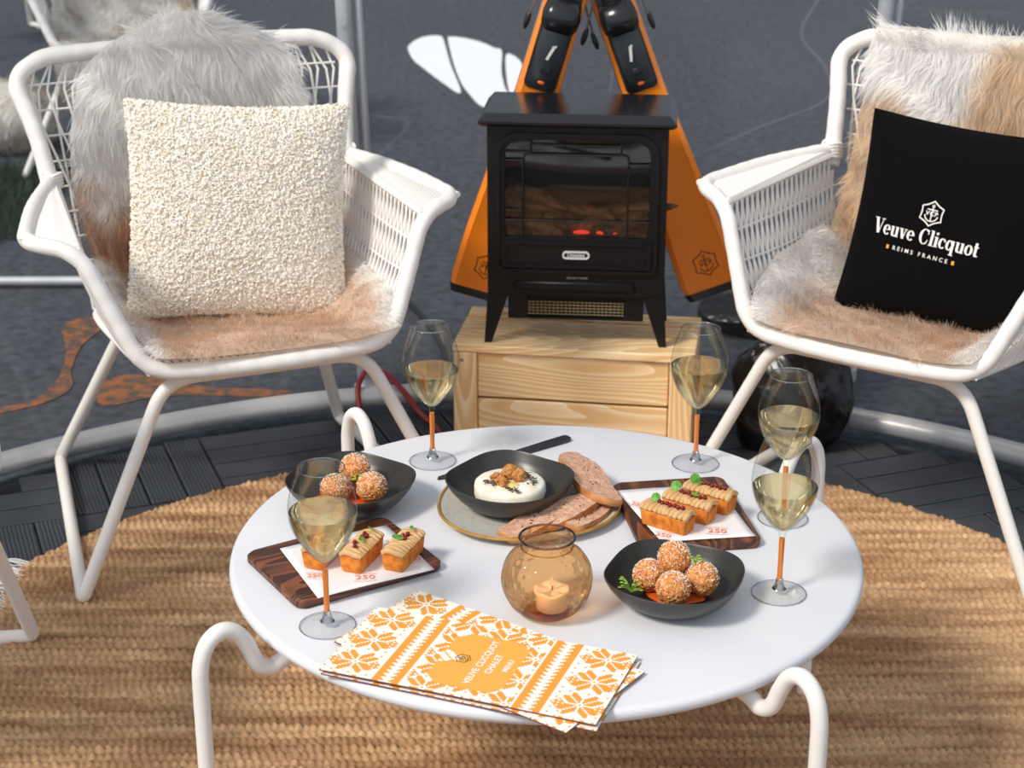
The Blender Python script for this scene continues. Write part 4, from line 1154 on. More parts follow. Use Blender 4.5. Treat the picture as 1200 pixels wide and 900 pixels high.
def ski(label, tail, tilt, lean, group='orange skis'):
    """Local: x across, z along the ski from its square tail, -y the top sheet facing the viewer."""
    t = thing('ski', label, 'ski', tail, 0, group); t.rotation_euler = (math.radians(-lean), math.radians(tilt), 0)
    L = 1.50; n = 60; ls = np.linspace(0, L, n)
    def hw(l): return np.interp(l, [0, .02, .12, .43, .75, 1.25, 1.4, 1.47, 1.5], [.050, .0585, .0575, .0405, .038, .055, .052, .034, .004])
    def yo(l): return -.0 + (max(0, l - 1.25) ** 2) * .9
    prof = lambda w: [(-w, .009), (-w, -.001), (-w + .010, -.007), (-w + .0125, -.006), (w - .0125, -.006), (w - .010, -.007), (w, -.001), (w, .009)]
    m = 8
    def span(l0, l1, k=30, grow=0.0):
        V = []; F = []
        for l in np.linspace(l0, l1, k):
            for x, y in prof(hw(l) + grow): V.append((x, y - yo(l) - (grow if y < 0 else -grow), l))
        for i in range(k - 1):
            for j in range(m): F.append((i * m + j, i * m + (j + 1) % m, (i + 1) * m + (j + 1) % m, (i + 1) * m + j))
        F += [tuple(range(m))[::-1], tuple((k - 1) * m + j for j in range(m))]
        return V, F
    MB().add(*span(.012, L, n)).build('ski_board', M['orange'], t, angle=25)
    MB().add(*span(.0, .016, 4, .0012)).build('tail_guard', M['black_plastic'], t, angle=25)
    e = MB()
    for s in (-1, 1): e.tube([(s * (hw(l) + .0005), .0085 - yo(l), l) for l in ls[1:]], .0014, 6)
    e.build('steel_edge', M['steel'], t)
    fl = Flat(); emblem(fl, (0.004, .068), .0265, 0, w=.07); fl.build('crest', M['ink'], t, lambda x, z: (x, -.0064, z))
    # heel binding
    bp = MB(); bp.add(*[np.array(prism(rrect(-.032, .437, .032, .78, .012), .006, .012, .002)[0])[:, [0, 2, 1]] * [1, -1, 1], [f[::-1] for f in prism(rrect(-.032, .437, .032, .78, .012), .006, .012, .002)[1]]])
    bind = bp.build('binding_plate', M['black_plastic'], t)
    def loft(rows, name, mat, par):
        V = []; F = []
        for l, w, y0, y1, b in rows:
            V += [(-w, -y0, l), (-w, -(y1 - b), l), (-w + b, -y1, l), (w - b, -y1, l), (w, -(y1 - b), l), (w, -y0, l)]
        for i in range(len(rows) - 1):
            for j in range(6): F.append((i * 6 + j, i * 6 + (j + 1) % 6, (i + 1) * 6 + (j + 1) % 6, (i + 1) * 6 + j))
        F += [tuple(range(6))[::-1], tuple((len(rows) - 1) * 6 + j for j in range(6))]
        return MB().add(V, F).build(name, mat, par, angle=50)
    loft([(.452, .019, .011, .018, .003), (.470, .023, .011, .030, .005), (.520, .027, .011, .040, .006), (.556, .026, .011, .044, .007)], 'heel_lever', M['dark_grey'], bind)
    loft([(.450, .0285, .011, .020, .003), (.50, .0285, .011, .022, .003), (.560, .031, .011, .024, .003), (.60, .030, .011, .020, .003)], 'heel_track', M['black_plastic'], bind)
    loft([(.552, .027, .011, .036, .006), (.568, .034, .011, .056, .012), (.588, .036, .011, .060, .014), (.606, .033, .011, .050, .012), (.618, .030, .011, .034, .006)], 'heel_housing', M['black_gloss'], bind)
    loft([(.620, .020, .011, .018, .003), (.68, .020, .011, .018, .003)], 'brake_pad', M['black_plastic'], bind)
    V, F = icosphere(2); MB().add(V * [.0075, .004, .0045] + [0, -.0185, .4535], F).build('release_button', M['orange_glow'], bind)
    MB().box((-.010, -.036, .476), (.010, -.030, .486), .001).build('lever_notch', M['black_plastic'], bind)
    fl = Flat(); fl.stroke([(-.004, .502), (.003, .530)], [.005, .006]); fl.stroke([(-.0005, .528), (.007, .532)], .004); fl.build('lever_mark', M['print_white'], bind, lambda x, z: (x, -(.0305 + (z - .47) * .2 + .0045), z))
    for s in (-1, 1):
        br = MB(); br.tube(fillet([(s * .02, -.014, .66), (s * .050, -.012, .655), (s * .054, .004, .60), (s * .056, .016, .565)], .012, 5), .0022, 7); b_ = br.build('brake_arm', M['steel'], bind)
        V, F = icosphere(2); MB().add(V * [.006, .008, .019] + [s * .057, .018, .555], F).build('brake_tip', M['black_plastic'], b_)
    return t
ski('orange ski leaning behind the stove, its tail out to the left', (-0.073, 3.388, 0.279), 16.4, 0.3)
ski('orange ski leaning behind the stove, its tail out to the right', (0.405, 3.392, 0.283), -20.3, 2.6)

# ================================================================== COFFEE TABLE
TC = (0.043, 2.042); TZ = 0.400
def build_table():
    t = thing('coffee_table', 'round white metal coffee table with looped tube legs in the centre', 'table', (TC[0], TC[1], 0.0))
    mb = MB(); mb.lathe([(0, .380), (.372, .380), (.386, .3795), (.394, .382), (.3985, .387), (.400, .391), (.3992, .3955), (.3965, .3988), (.392, .400), (.2, .400), (0, .400)], 128)
    mb.build('tabletop', M['white_top'], t)
    rz = [(.30, .371), (.375, .366), (.398, .360), (.416, .371), (.428, .398), (.441, .419), (.459, .427), (.477, .417), (.487, .392), (.489, .35), (.489, .20), (.489, .006)]
    for a in (216, 306, 126, 36):
        c, s = math.cos(math.radians(a)), math.sin(math.radians(a))
        P = cr([(r * c, r * s, z) for r, z in rz], 6); mb = MB(); mb.tube(P, 0.0098, 14); mb.build('leg', M['white_metal'], t)
    mb = MB()
    for a in (36, 126):
        c, s = math.cos(math.radians(a)), math.sin(math.radians(a)); mb.tube([(-.31 * c, -.31 * s, .371), (.31 * c, .31 * s, .371)], .0088, 10)
    mb.build('underframe', M['white_metal'], t)
build_table()

# ================================================================== WINE GLASSES
GP = [(.0048, .0845), (.0085, .0868), (.0135, .0915), (.0215, .1015), (.0295, .1135), (.0355, .1265), (.0388, .1385), (.0397, .1490), (.0392, .1590), (.0372, .1700), (.0340, .1815), (.0302, .1925), (.0268, .2025)]
def build_glass(label, x, y, level, group='glasses of sparkling wine'):
    t = thing('wine_glass', label, 'wine glass', (x, y, TZ + .0003), 0, group)
    P = cr([(r, z, 0) for r, z in GP], 4)[:, :2]
    ou = [(0.0, .0740), (.0036, .0740), (.0039, .0790)] + [tuple(p) for p in P]
    MB().lathe(ou, 56).build('bowl', M['glass'], t, angle=80)
    MB().tube([(P[-1][0] * math.cos(a), P[-1][0] * math.sin(a), P[-1][1]) for a in np.linspace(0, 2 * PI, 48, endpoint=False)], .0006, 6, closed=True).build('rim', M['glass_rim'], t)
    MB().lathe([(.0001, .0745), (.0034, .0745), (.0036, .070), (.0033, .05), (.0033, .028), (.0036, .0205), (.0001, .0205)], 20).build('stem', M['orange_stem'], t)
    MB().lathe([(.0, .0), (.0325, .0), (.0330, .0012), (.0325, .0022), (.022, .0036), (.0105, .0062), (.006, .0105), (.0048, .016), (.0040, .0205), (.0, .0205)], 48).build('foot', M['glass_solid'], t)
    MB().tube([(.0328 * math.cos(a), .0328 * math.sin(a), .0014) for a in np.linspace(0, 2 * PI, 48, endpoint=False)], .00055, 6, closed=True).build('foot_rim', M['glass_rim'], t)
    MB().lathe([(.0088, .0074), (.0062, .0108), (.0050, .016), (.0042, .0203)], 20).build('foot_knop', M['glass_rim'], t)
    w = [(0.0, .0862)] + [(max(r - .0011, .001), z + .001) for r, z in P if z + .001 < level]
    rl = np.interp(level, [p[1] for p in P], [p[0] for p in P]) - .0011; w += [(rl, level), (0, level)]
    MB().lathe(w, 56).build('wine', M['wine'], t, angle=60)
    return t
M['glass_rim'] = thin_glass('glass_rim', tint=(.9, .92, .94), edge=(.7, .72, .75), refl=1.0, fac0=.25, rough=.08)
M['glass_solid'] = thin_glass('glass_foot', tint=(.998, .998, .999), edge=(.975, .98, .985), refl=.25, fac0=.0)
M['orange_stem'] = pbr('orange_glass_stem', srgb(214, 118, 30), 0.12, spec=.8, coat=.5)
build_glass('wine glass at the front left, standing before the left wooden board', -0.215, 1.831, .149)
build_glass('wine glass at the back left of the table, before the left edge of the crate', -0.112, 2.303, .139)
build_glass('wine glass at the back right of the table, before the right edge of the crate', 0.258, 2.294, .149)
build_glass('wine glass at the right table edge, second one back and partly hidden', 0.356, 2.118, .146)
build_glass('frontmost wine glass on the right, its orange stem beside the bowl of croquettes', 0.322, 1.911, .143)

# ================================================================== BOWLS, PLATE AND FOOD
def lobed(prof, lobes, amp, th0, n=72, zl=0.0, R=1.0):
    V = []; F = []; m = len(prof)
    for r, z, k in prof:
        for q in range(n):
            a = 2 * PI * q / n; cc = math.cos(lobes * (a - th0))
            f = 1 + amp * k * cc; V.append((R * r * f * math.cos(a), R * r * f * math.sin(a), z + zl * k * cc))
    for i in range(m - 1):
        for q in range(n):
            q2 = (q + 1) % n; F.append((i * n + q, i * n + q2, (i + 1) * n + q2, (i + 1) * n + q))
    F += [tuple(range(n))[::-1], tuple((m - 1) * n + q for q in range(n))]
    return V, F
BOWL = [(0.001, 0.0, 0), (0.5, 0.0, 0), (0.55, 0.0015, 0), (0.7, 0.0084, 0.25), (0.84, 0.0181, 0.5), (0.935, 0.0286, 0.8), (0.99, 0.0378, 1), (1.0, 0.0412, 1), (0.988, 0.042, 1), (0.968, 0.0395, 1), (0.915, 0.0298, 0.8), (0.82, 0.0197, 0.5), (0.69, 0.0113, 0.25), (0.6, 0.0084, 0), (0.52, 0.0074, 0), (0.001, 0.0071, 0)]
def bowl(label, x, y, z, th0, R=.0835):
    V, F = lobed(BOWL, 4, .042, th0, 80, .0014, R); V = np.array(V)
    o = mesh_obj('bowl', V, F, M['crockery'], None, True, 60); o.location = (x, y, z)
    return tag(o, label, 'bowl', 'black stoneware bowls')
bowl('black bowl of fried balls at the back left, behind the left wooden board', -0.214, 2.156, TZ + .0003, math.radians(10))
bowl('black bowl holding a round white cheese, set on the grey plate', -0.003, 2.144, TZ + .0078, math.radians(8), .0825)
bowl('black bowl of four fried balls at the front right of the table', 0.193, 1.889, TZ + .0003, math.radians(22))

def build_plate():
    t = thing('plate', 'speckled grey plate with a mustard gold rim under the cheese bowl', 'plate', (0.020, 2.148, TZ + .0003))
    pr = [(.001, .0, 0), (.55, .0, 0), (.60, .001, .2), (.90, .006, 1), (1.0, .0115, 1), (.995, .013, 1), (.97, .0122, 1), (.86, .0085, .9), (.70, .0072, .4), (.001, .0072, 0)]
    V, F = lobed(pr, 3, .035, math.radians(-15), 96, 0, .121); mesh_obj('plate_body', V, F, M['plate'], t, True, 60)
    P = []
    for a in np.linspace(0, 2 * PI, 110, endpoint=False):
        f = .1195 * (1 + .035 * math.cos(3 * (a - math.radians(-15)))); P.append((f * math.cos(a), f * math.sin(a), .0122))
    MB().tube(P, .0022, 8, closed=True).build('gold_rim', M['gold'], t)
build_plate()

def bits(mb, pts, size, rng, flat=.4):
    for p in pts:
        d = rng.normal(0, 1, 3); d /= np.linalg.norm(d); L = size * rng.uniform(.6, 1.5)
        mb.tube([np.array(p) - d * L, np.array(p) + d * L], size * .28, 4)

def fried_ball(label, x, y, z, r, seed, group, herb=False):
    rng = np.random.default_rng(seed)
    t = thing('fried_ball', label, 'croquette', (x, y, z), rng.uniform(0, 6), group)
    V, F = icosphere(4); V = V * r * (1 + .035 * noise3(V, 5, seed) + .045 * noise3(V, 22, seed + 1))[:, None]; V[:, 2] += r
    mesh_obj('crumb_coating', V, F, M['crumb'], t, True, None)
    mb = MB(); pts = []
    while len(pts) < 300:
        d = rng.normal(0, 1, 3); d /= np.linalg.norm(d)
        if d[2] > -.25 and rng.random() < .25 + .75 * max(0, d[2]): pts.append(d * r * 1.035 + [0, 0, r])
    bits(mb, pts, .0012, rng); o = mb.build('grated_cheese', M['flake'], t); o['kind'] = 'stuff'
    return t

def herb_sprig(label, x, y, z, seed, mat='herb', n=9, size=.011, group=None):
    rng = np.random.default_rng(seed); mb = MB()
    for k in range(n):
        a = rng.uniform(0, 2 * PI); r = rng.uniform(.3, 1) * size; h = rng.uniform(.2, .9) * size
        mb.tube(cr([(0, 0, 0), (r * .5 * math.cos(a), r * .5 * math.sin(a), h * .8), (r * math.cos(a), r * math.sin(a), h)], 3), .0006, 4)
        V, F = icosphere(1); mb.add(V * [.0026, .0020, .0007] + [r * math.cos(a), r * math.sin(a), h], F)
    o = mb.build('herb_sprig', M[mat]); o.location = (x, y, z); return tag(o, label, 'herb', group)

def sauce(label, x, y, z, r, seed):
    V, F = icosphere(3); V = V * [r, r * .8, .005]; V = V * (1 + .2 * noise3(V, 60, seed))[:, None]
    o = mesh_obj('tomato_sauce', V, F, M['tomato'], None, True, None); o.location = (x, y, z); return tag(o, label, 'sauce', 'pools of sauce')

bz = TZ + .0080
sauce('orange tomato sauce under the fried balls in the front right bowl', .192, 1.892, bz + .003, .037, 2)
G4 = 'fried balls in the front right bowl'
fried_ball('topmost fried ball in the front right bowl, dusted with most grated cheese', .194, 1.906, bz + .024, .0195, 11, G4)
fried_ball('leftmost fried ball in the front right bowl, beside a green frond', .164, 1.900, bz + .003, .0195, 12, G4)
fried_ball('nearest fried ball in the front right bowl, in front of the others', .190, 1.866, bz + .003, .0200, 13, G4)
fried_ball('rightmost fried ball in the front right bowl, topped with a green herb', .226, 1.890, bz + .003, .0200, 14, G4)
herb_sprig('green herb on top of the right fried ball in the front right bowl', .218, 1.897, bz + .041, 3)
herb_sprig('pale green frond at the left inside the front right bowl', .142, 1.884, bz + .009, 4, n=12, size=.016)
sauce('orange tomato sauce under the fried balls in the back left bowl', -.222, 2.158, bz + .003, .036, 5)
G3 = 'fried balls in the back left bowl'
fried_ball('upper fried ball in the back left bowl, nearest its far side', -.211, 2.186, bz + .014, .0200, 15, G3)
fried_ball('right fried ball in the back left bowl, beside the herb', -.186, 2.150, bz + .003, .0200, 16, G3)
fried_ball('left fried ball in the back left bowl, seen through the front left wine glass', -.234, 2.146, bz + .003, .0195, 17, G3)
herb_sprig('green herb between the fried balls in the back left bowl', -.205, 2.158, bz + .026, 6, n=12, size=.013)

def build_cheese():
    z0 = TZ + .0078 + .0078
    t = thing('camembert', 'round white baked cheese in the middle black bowl', 'cheese', (-0.003, 2.147, z0))
    mb = MB(); mb.lathe([(0, 0), (.042, 0), (.0455, .003), (.0475, .010), (.0470, .0215), (.0435, .0248), (.030, .0255), (0, .026)], 64)
    V = mb.V[0]; V *= (1 + .012 * noise3(V, 70, 1))[:, None]; mb.build('rind', M['cheese'], t, True, None)
    V, F = icosphere(3); V = V * [.017, .012, .003]; V *= (1 + .25 * noise3(V, 90, 2))[:, None]
    o = mesh_obj('honey_glaze', V, F, M['honey'], t, True, None); o.location = (-.006, -.010, .0252)
    zt = z0 + .026
    for k, (dx, dy, dz, s, lb) in enumerate(((.000, .010, .004, .0085, 'tallest honeyed nut on top of the white cheese'), (.0125, .003, .002, .0085, 'right honeyed nut on top of the white cheese'), (-.016, -.002, .001, .0078, 'left honeyed nut on top of the white cheese'), (-.008, -.013, .0, .006, 'front small honeyed nut on top of the white cheese'))):
        V, F = icosphere(4); V = V * [1, .8, .75]; V = V * s * 1.3 * (1 + .16 * noise3(V, 3.4, k) + .06 * noise3(V, 9, k + 3))[:, None]
        o = mesh_obj('honeyed_nut', V, F, M['walnut_nut'], None, True, None); o.location = (-.003 + dx, 2.147 + dy, zt + dz + s * .55); o.rotation_euler = (0, 0, k * 1.3)
        tag(o, lb, 'nut', 'honeyed nuts on the cheese')
    rng = np.random.default_rng(9)
    for k, (P, lb) in enumerate((([(.022, .022, .001), (.026, .010, .002), (.032, -.004, .001), (.030, -.014, .001)], 'thyme sprig on the right of the white cheese'), ([(-.034, -.004, .001), (-.026, -.010, .002), (-.018, -.016, .002)], 'thyme sprig on the left of the white cheese'), ([(-.008, .022, .002), (.006, .026, .004), (.018, .024, .003)], 'thyme sprig at the back of the white cheese'), ([(-.006, -.024, .001), (.004, -.030, .001), (.012, -.038, .0)], 'thyme sprig at the front of the white cheese'))):
        Q = cr(P, 5); mb = MB(); mb.tube(Q, .0005, 4)
        for p in Q:
            for _ in range(3):
                V, F = icosphere(1); s = rng.uniform(.0011, .0019); mb.add(V * [s, s * .7, s * .5] + p + rng.normal(0, .0022, 3) * [1, 1, .4] + [0, 0, .001], F)
        o = mb.build('thyme_sprig', M['thyme']); o.location = (-.003, 2.147, zt); tag(o, lb, 'herb', 'thyme sprigs on the cheese')
build_cheese()

def bread(label, x, y, z, yaw, tilt, L, W, bend, seed):
    rng = np.random.default_rng(seed)
    t = thing('bread_slice', label, 'bread', (x, y, z), 0, 'slices of rye bread'); t.rotation_euler = Euler((math.radians(tilt[0]), math.radians(tilt[1]), math.radians(yaw)), 'XYZ')
    n = 40; nr = 7; th = .0095
    def pt(a, r):
        f = 1 + .05 * math.sin(3 * a + seed) + .03 * math.sin(5 * a + seed * 2)
        x = r * L / 2 * math.copysign(abs(math.cos(a)) ** .85, math.cos(a)) * f; y = r * W / 2 * math.copysign(abs(math.sin(a)) ** .8, math.sin(a)) * f
        return x, y + bend * (x / (L / 2)) ** 2
    def dz(x, y): return .0025 * math.sin(x * 60 + seed)
    V = []; F = []
    for k in range(nr + 1):
        r = max(.001, k / nr * .97)
        for q in range(n):
            X, Y = pt(2 * PI * q / n, r); V.append((X, Y, th + dz(X, Y)))
    top = len(V)
    for r, z in ((1.0, th * .75), (1.0, th * .25), (.97, 0)):
        for q in range(n):
            X, Y = pt(2 * PI * q / n, r); V.append((X, Y, z + dz(X, Y)))
    R = nr + 4; Fi = [(i * n + q, i * n + (q + 1) % n, (i + 1) * n + (q + 1) % n, (i + 1) * n + q) for i in range(R - 1) for q in range(n)]
    crumbF = Fi[:nr * n] + [tuple(range(n))[::-1]]; crustF = Fi[nr * n:] + [tuple((R - 1) * n + q for q in range(n))[::-1]]
    V = np.array(V); V += np.c_[np.zeros(len(V)), np.zeros(len(V)), noise3(V, 220, seed) * .0007]
    mesh_obj('crumb', V, crumbF, M['bread'], t, True, 70); mesh_obj('crust', V, crustF, M['crust'], t, True, 70)
    mb = MB()
    for _ in range(16):
        a, r = rng.uniform(0, 6.28), rng.uniform(.1, .85); X, Y = pt(a, r); Q, G_ = icosphere(1); s = rng.uniform(.0005, .0011)
        mb.add(Q * [s * 1.6, s, s * .6] + [X, Y, th + dz(X, Y) + .0004], G_)
    o = mb.build('seeds', M['seed'], t)
pz = TZ + .0085
bread('lowest bread slice, lying flat on the plate behind the amber vase', .098, 2.098, pz + .001, 62, (0, 0), .098, .042, 0, 4)
bread('bread slice at the right of the cheese bowl, curving away from the table front', .099, 2.178, pz + .019, -70, (-14, 4), .158, .056, .010, 3)
bread('middle bread slice of the fan, between the longest and the curved slice', .074, 2.098, pz + .008, 43, (4, -6), .105, .044, .004, 2)
bread('longest bread slice, nearest of the fan in front of the cheese bowl', .034, 2.078, pz + .003, 40, (4, -5), .122, .042, .003, 1)

def build_knife():
    a = math.atan2(.139, .186)
    t = thing('knife', 'dark table knife lying behind the grey plate', 'knife', (-.104, 2.240, TZ + .0012), a)
    mb = MB(); ol = [(0, -.002), (.02, -.008), (.11, -.0085), (.115, -.004), (.115, .004), (.11, .0055), (.03, .0055), (.005, .004)]
    mb.add(*prism(ol, 0, .0016, .0004)); mb.build('blade', M['knife'], t, angle=30)
    mb = MB(); mb.add(*prism([(.113, -.004), (.14, -.0052), (.20, -.0068), (.228, -.0070), (.233, -.005), (.233, .005), (.228, .0070), (.20, .0068), (.14, .0052), (.113, .004)], -.0006, .0058, .0016)); mb.build('handle', M['knife'], t, angle=40)
build_knife()

# ================================================================== SERVING BOARDS
def serving_board(label, x, y, yaw, hole, group='walnut serving boards'):
    t = thing('serving_board', label, 'board', (x, y, TZ + .0003), yaw, group)
    L, W, H = .200, .156, .0125
    V, F = prism(rrect(-L / 2, -W / 2, L / 2, W / 2, .014, 8), 0, H, .0028); mesh_obj('board', V, F, M['walnut'], t, True, 35)
    mb = MB(); mb.lathe([(0, H + .0002), (.0088, H + .0002), (.0098, H + .0006), (.0104, H + .0001)], 28); mb.V[-1] += np.array([hole[0], hole[1], 0])
    mb.build('finger_hole_shade_disc', M['walnut_hole_shade'], t)  # flat dark disc; the hole's shade is put into its colour
    return t
M['walnut_hole_shade'] = pbr('walnut_shadow_hole', srgb(60, 34, 20), 0.5)

def paper_sheet(label, corners, prints, seed, group='printed greaseproof sheets'):
    """Corners in metres on the board, order round the sheet."""
    C = np.array(corners); c = C.mean(0); n = 14; V = []; z = TZ + .0003 + .0125 + .0005
    for j in range(n):
        for i in range(n):
            u, v = i / (n - 1), j / (n - 1)
            p = (1 - v) * ((1 - u) * C[0] + u * C[1]) + v * ((1 - u) * C[3] + u * C[2]) - c
            V.append((p[0], p[1], .0007 * (1 + math.sin(u * 7 + seed) * math.sin(v * 5))))
    F = [(j * n + i, j * n + i + 1, (j + 1) * n + i + 1, (j + 1) * n + i) for j in range(n - 1) for i in range(n - 1)]
    t = thing('paper_sheet', label, 'paper', (c[0], c[1], z), 0, group)
    o = mesh_obj('sheet', V, F, M['paper'], t, True, None); so = o.modifiers.new('thickness', 'SOLIDIFY'); so.thickness = .0002; so.offset = -1
    for px, py, r, s in prints:
        q = (px - c[0], py - c[1]); fl = Flat()
        fl.text('250', s, q, r, bold=.01)
        for sg in (-1, 1):
            fl.stroke([(s * .95 * math.cos(a), sg * (s * .42 + s * .22 * math.sin(a))) for a in np.linspace(.3, PI - .3, 9)], s * .05, q, 1, r)
        fl.build('printed_numeral', M['paper_ink'], t, lambda X, Y: (X, Y, .0019))
    return t

def cake(label, x, y, yaw, seed, berries, leaves, group, L=.068):
    z0 = TZ + .0003 + .0125 + .0022
    t = thing('iced_cake', label, 'cake', (x, y, z0), yaw, group); rng = np.random.default_rng(seed)
    W = .0295; h = .0195; V = []; F = []
    # loaf-shaped sponge, wider at the top
    rows = []
    for z, k in ((0, .86), (.003, .89), (h * .6, .96), (h, 1.0), (h + .0006, .97)):
        q = rrect(-L / 2 * (1 - (1 - k) * .45), -W / 2 * k, L / 2 * (1 - (1 - k) * .45), W / 2 * k, .003, 4); rows.append([(a, b, z) for a, b in q])
    n = len(rows[0]); V = np.array([p for r in rows for p in r])
    F = [(i * n + k, i * n + (k + 1) % n, (i + 1) * n + (k + 1) % n, (i + 1) * n + k) for i in range(len(rows) - 1) for k in range(n)] + [tuple(range(n))[::-1], tuple((len(rows) - 1) * n + k for k in range(n))]
    mesh_obj('sponge', V, F, M['sponge'], t, True, 50)
    # piped ruffle of cream: a snaking ribbon along the cake
    mb = MB(); nb = 11
    for k in range(nb):
        x0 = -L / 2 + .003 + (L - .006) * k / (nb - 1); pts = []
        for s in np.linspace(-1, 1, 13):
            pts.append((x0 + .0012 * math.sin(s * 3 + k), s * W / 2 * .98, h + .0058 - .0038 * abs(s) ** 3 + .0006 * math.sin(k * 2 + s * 4)))
        mb.tube(pts, [.0042 - .0012 * abs(s) ** 4 for s in np.linspace(-1, 1, 13)], 8)
    mb.box((-L / 2 + .002, -W / 2 + .002, h), (L / 2 - .002, W / 2 - .002, h + .006), .002)
    mb.build('piped_cream', M['cream'], t, True, 60)
    for bx, by in berries:
        V, F = icosphere(2); o = mesh_obj('berry', V * .0030, F, M['berry'], t, True, None); o.location = (bx, by, h + .0115)
    for lx, ly, r, s, tl in leaves:
        n = 18; pts = [(0, 0, 0.0006)]
        if s < 0: q = [(-s * math.cos(a), -s * .42 * math.sin(a)) for a in np.linspace(0, 2 * PI, n, endpoint=False)]
        else: q = [(s * math.cos(a), s * math.sin(a) * (1 - .12 * (abs(math.sin(2 * a)) < .25))) for a in np.linspace(0, 2 * PI, n, endpoint=False)]
        Vv = [(0, 0, -.0008)] + [(a, b, .0005 * math.cos(3 * k)) for k, (a, b) in enumerate(q)] + [(0, 0, -.0012)] + [(a, b, .0005 * math.cos(3 * k) - .0004) for k, (a, b) in enumerate(q)]
        Ff = [(0, 1 + k, 1 + (k + 1) % n) for k in range(n)] + [(n + 1, n + 2 + (k + 1) % n, n + 2 + k) for k in range(n)] + [(1 + k, n + 2 + k, n + 2 + (k + 1) % n, 1 + (k + 1) % n) for k in range(n)]
        o = mesh_obj('leaf', Vv, Ff, M['leaf'], t, False); o.location = (lx, ly, h + .0150); o.rotation_euler = (math.radians(tl), math.radians(tl * .4), r)
    return t

# left board with three cakes seen end-on
serving_board('walnut board on the left of the table with three cakes', -.2095, 1.9845, math.radians(32), (-.082, -.058))
paper_sheet('printed white paper on the left walnut board', [(-.291, 2.004), (-.230, 1.874), (-.095, 1.949), (-.162, 2.072)],
            [(-.178, 1.925, math.radians(5), .016), (-.123, 1.972, math.radians(12), .014), (-.24, 1.93, math.radians(5), .013), (-.15, 2.02, math.radians(10), .013)], 1)
GL = 'iced cakes on the left board'
ya = math.radians(69)
cake('left cake on the left board, behind the front left wine glass', -.232, 1.977, ya, 1, [(-.020, .003), (-.012, -.004)], [], GL)
cake('middle cake on the left board, with two green leaves', -.185, 1.968, ya, 2, [(-.022, -.002), (-.012, .003), (.004, .001), (.009, -.003), (.014, .002)], [(-.006, -.003, .3, -.0075, 15), (.024, -.002, .8, -.0075, 25)], GL)
cake('right cake on the left board, with one upright green leaf', -.134, 1.972, ya, 3, [(-.002, -.003), (.004, .002), (.010, -.002)], [(-.008, .003, -.9, -.008, 40), (.022, -.002, .4, -.006, 10)], GL)
# right board with three cakes seen from the side
serving_board('walnut board on the right of the table with three cakes', .2265, 2.1185, math.radians(-81.5), (.080, .060))
paper_sheet('printed white paper on the right walnut board', [(.140, 2.176), (.189, 2.022), (.310, 2.040), (.274, 2.196)],
            [(.262, 2.052, math.radians(-6), .016), (.192, 2.04, math.radians(-20), .014), (.165, 2.13, math.radians(-30), .012)], 2)
GR = 'iced cakes on the right board'
yb = math.radians(-36)
bl = [(-.014 + .0058 * k, .0012 * (-1) ** k) for k in range(7)]
cake('nearest cake on the right board, with a round leaf at its left end', .200, 2.066, yb, 4, bl, [(-.020, .002, 0, .0062, 55)], GR)
cake('middle cake on the right board, with a large round leaf and dark red berries', .231, 2.097, yb, 5, bl, [(-.024, .004, 0, .0072, 55), (.010, -.004, .6, -.006, 30)], GR)
cake('farthest cake on the right board, with overlapping green leaves', .260, 2.126, yb, 6, bl, [(-.022, -.002, .5, .0070, 55), (-.014, -.007, 1.2, -.0075, 45), (.014, .004, 2.2, -.005, 40)], GR)

# ================================================================== AMBER VASE, CANDLE
def build_vase():
    VX, VY = .041, 1.866
    t = thing('amber_vase', 'round amber glass candle vase in the centre of the table', 'vase', (VX, VY, TZ + .0003))
    pr = [(.0, .0), (.020, .0), (.029, .002), (.041, .011), (.049, .024), (.0532, .038), (.0536, .050), (.0505, .063), (.044, .074), (.036, .0815), (.0312, .0850), (.0302, .0880), (.0310, .0935), (.0325, .0985)]
    P = cr([(r, z, 0) for r, z in pr], 4)[:, :2]
    mb = MB(); mb.lathe([tuple(p) for p in P], 72); mb.F = mb.F[:-2] + [tuple(range(72))[::-1]]; mb.MI = mb.MI[:len(mb.F)]
    V = mb.V[0]; th = np.arctan2(V[:, 1], V[:, 0]); dim = np.sin(th * 16 + np.floor(V[:, 2] / .0062) % 2 * PI) * np.sin(V[:, 2] / .0062 * PI)
    V[:, :2] *= (1 + .009 * dim * (V[:, 2] < .082) * (V[:, 2] > .004))[:, None]
    mb.build('glass_globe', M['amber'], t, True, None)
    MB().tube([(.0325 * math.cos(a), .0325 * math.sin(a), .0985) for a in np.linspace(0, 2 * PI, 64, endpoint=False)], .0014, 8, closed=True).build('rim', M['amber_rim'], t)
    MB().lathe([(0, .0004), (.024, .0004), (.027, .0018), (.022, .0032), (0, .003)], 48).build('thick_base', M['amber_base'], t)
    MB().tube([(.0304 * math.cos(a), .0304 * math.sin(a), .0868) for a in np.linspace(0, 2 * PI, 64, endpoint=False)], .0008, 8, closed=True).build('neck_ring', M['amber'], t)
    c = thing('candle', 'small pale tealight candle inside the amber vase', 'candle', (VX + .006, VY + .002, TZ + .0040))
    mb = MB(); mb.lathe([(0, 0), (.0165, 0), (.0185, .002), (.0190, .020), (.0215, .0245), (.0195, .0265), (.0165, .0245), (.0, .0235)], 36)
    V = mb.V[0]; a = np.arctan2(V[:, 1], V[:, 0]); V[:, 2] += np.where(V[:, 2] > .02, .0012 * np.sin(a * 5), 0); mb.build('wax', M['candle'], c, True, None)
    MB().tube([(0, 0, .023), (.0004, 0, .028), (.0012, 0, .031)], .0007, 6).build('wick', M['black_plastic'], c)
    MB().lathe([(0, .0285), (.0018, .0305), (.0024, .034), (.0015, .039), (0, .043)], 14).build('flame', M['flame'], c)
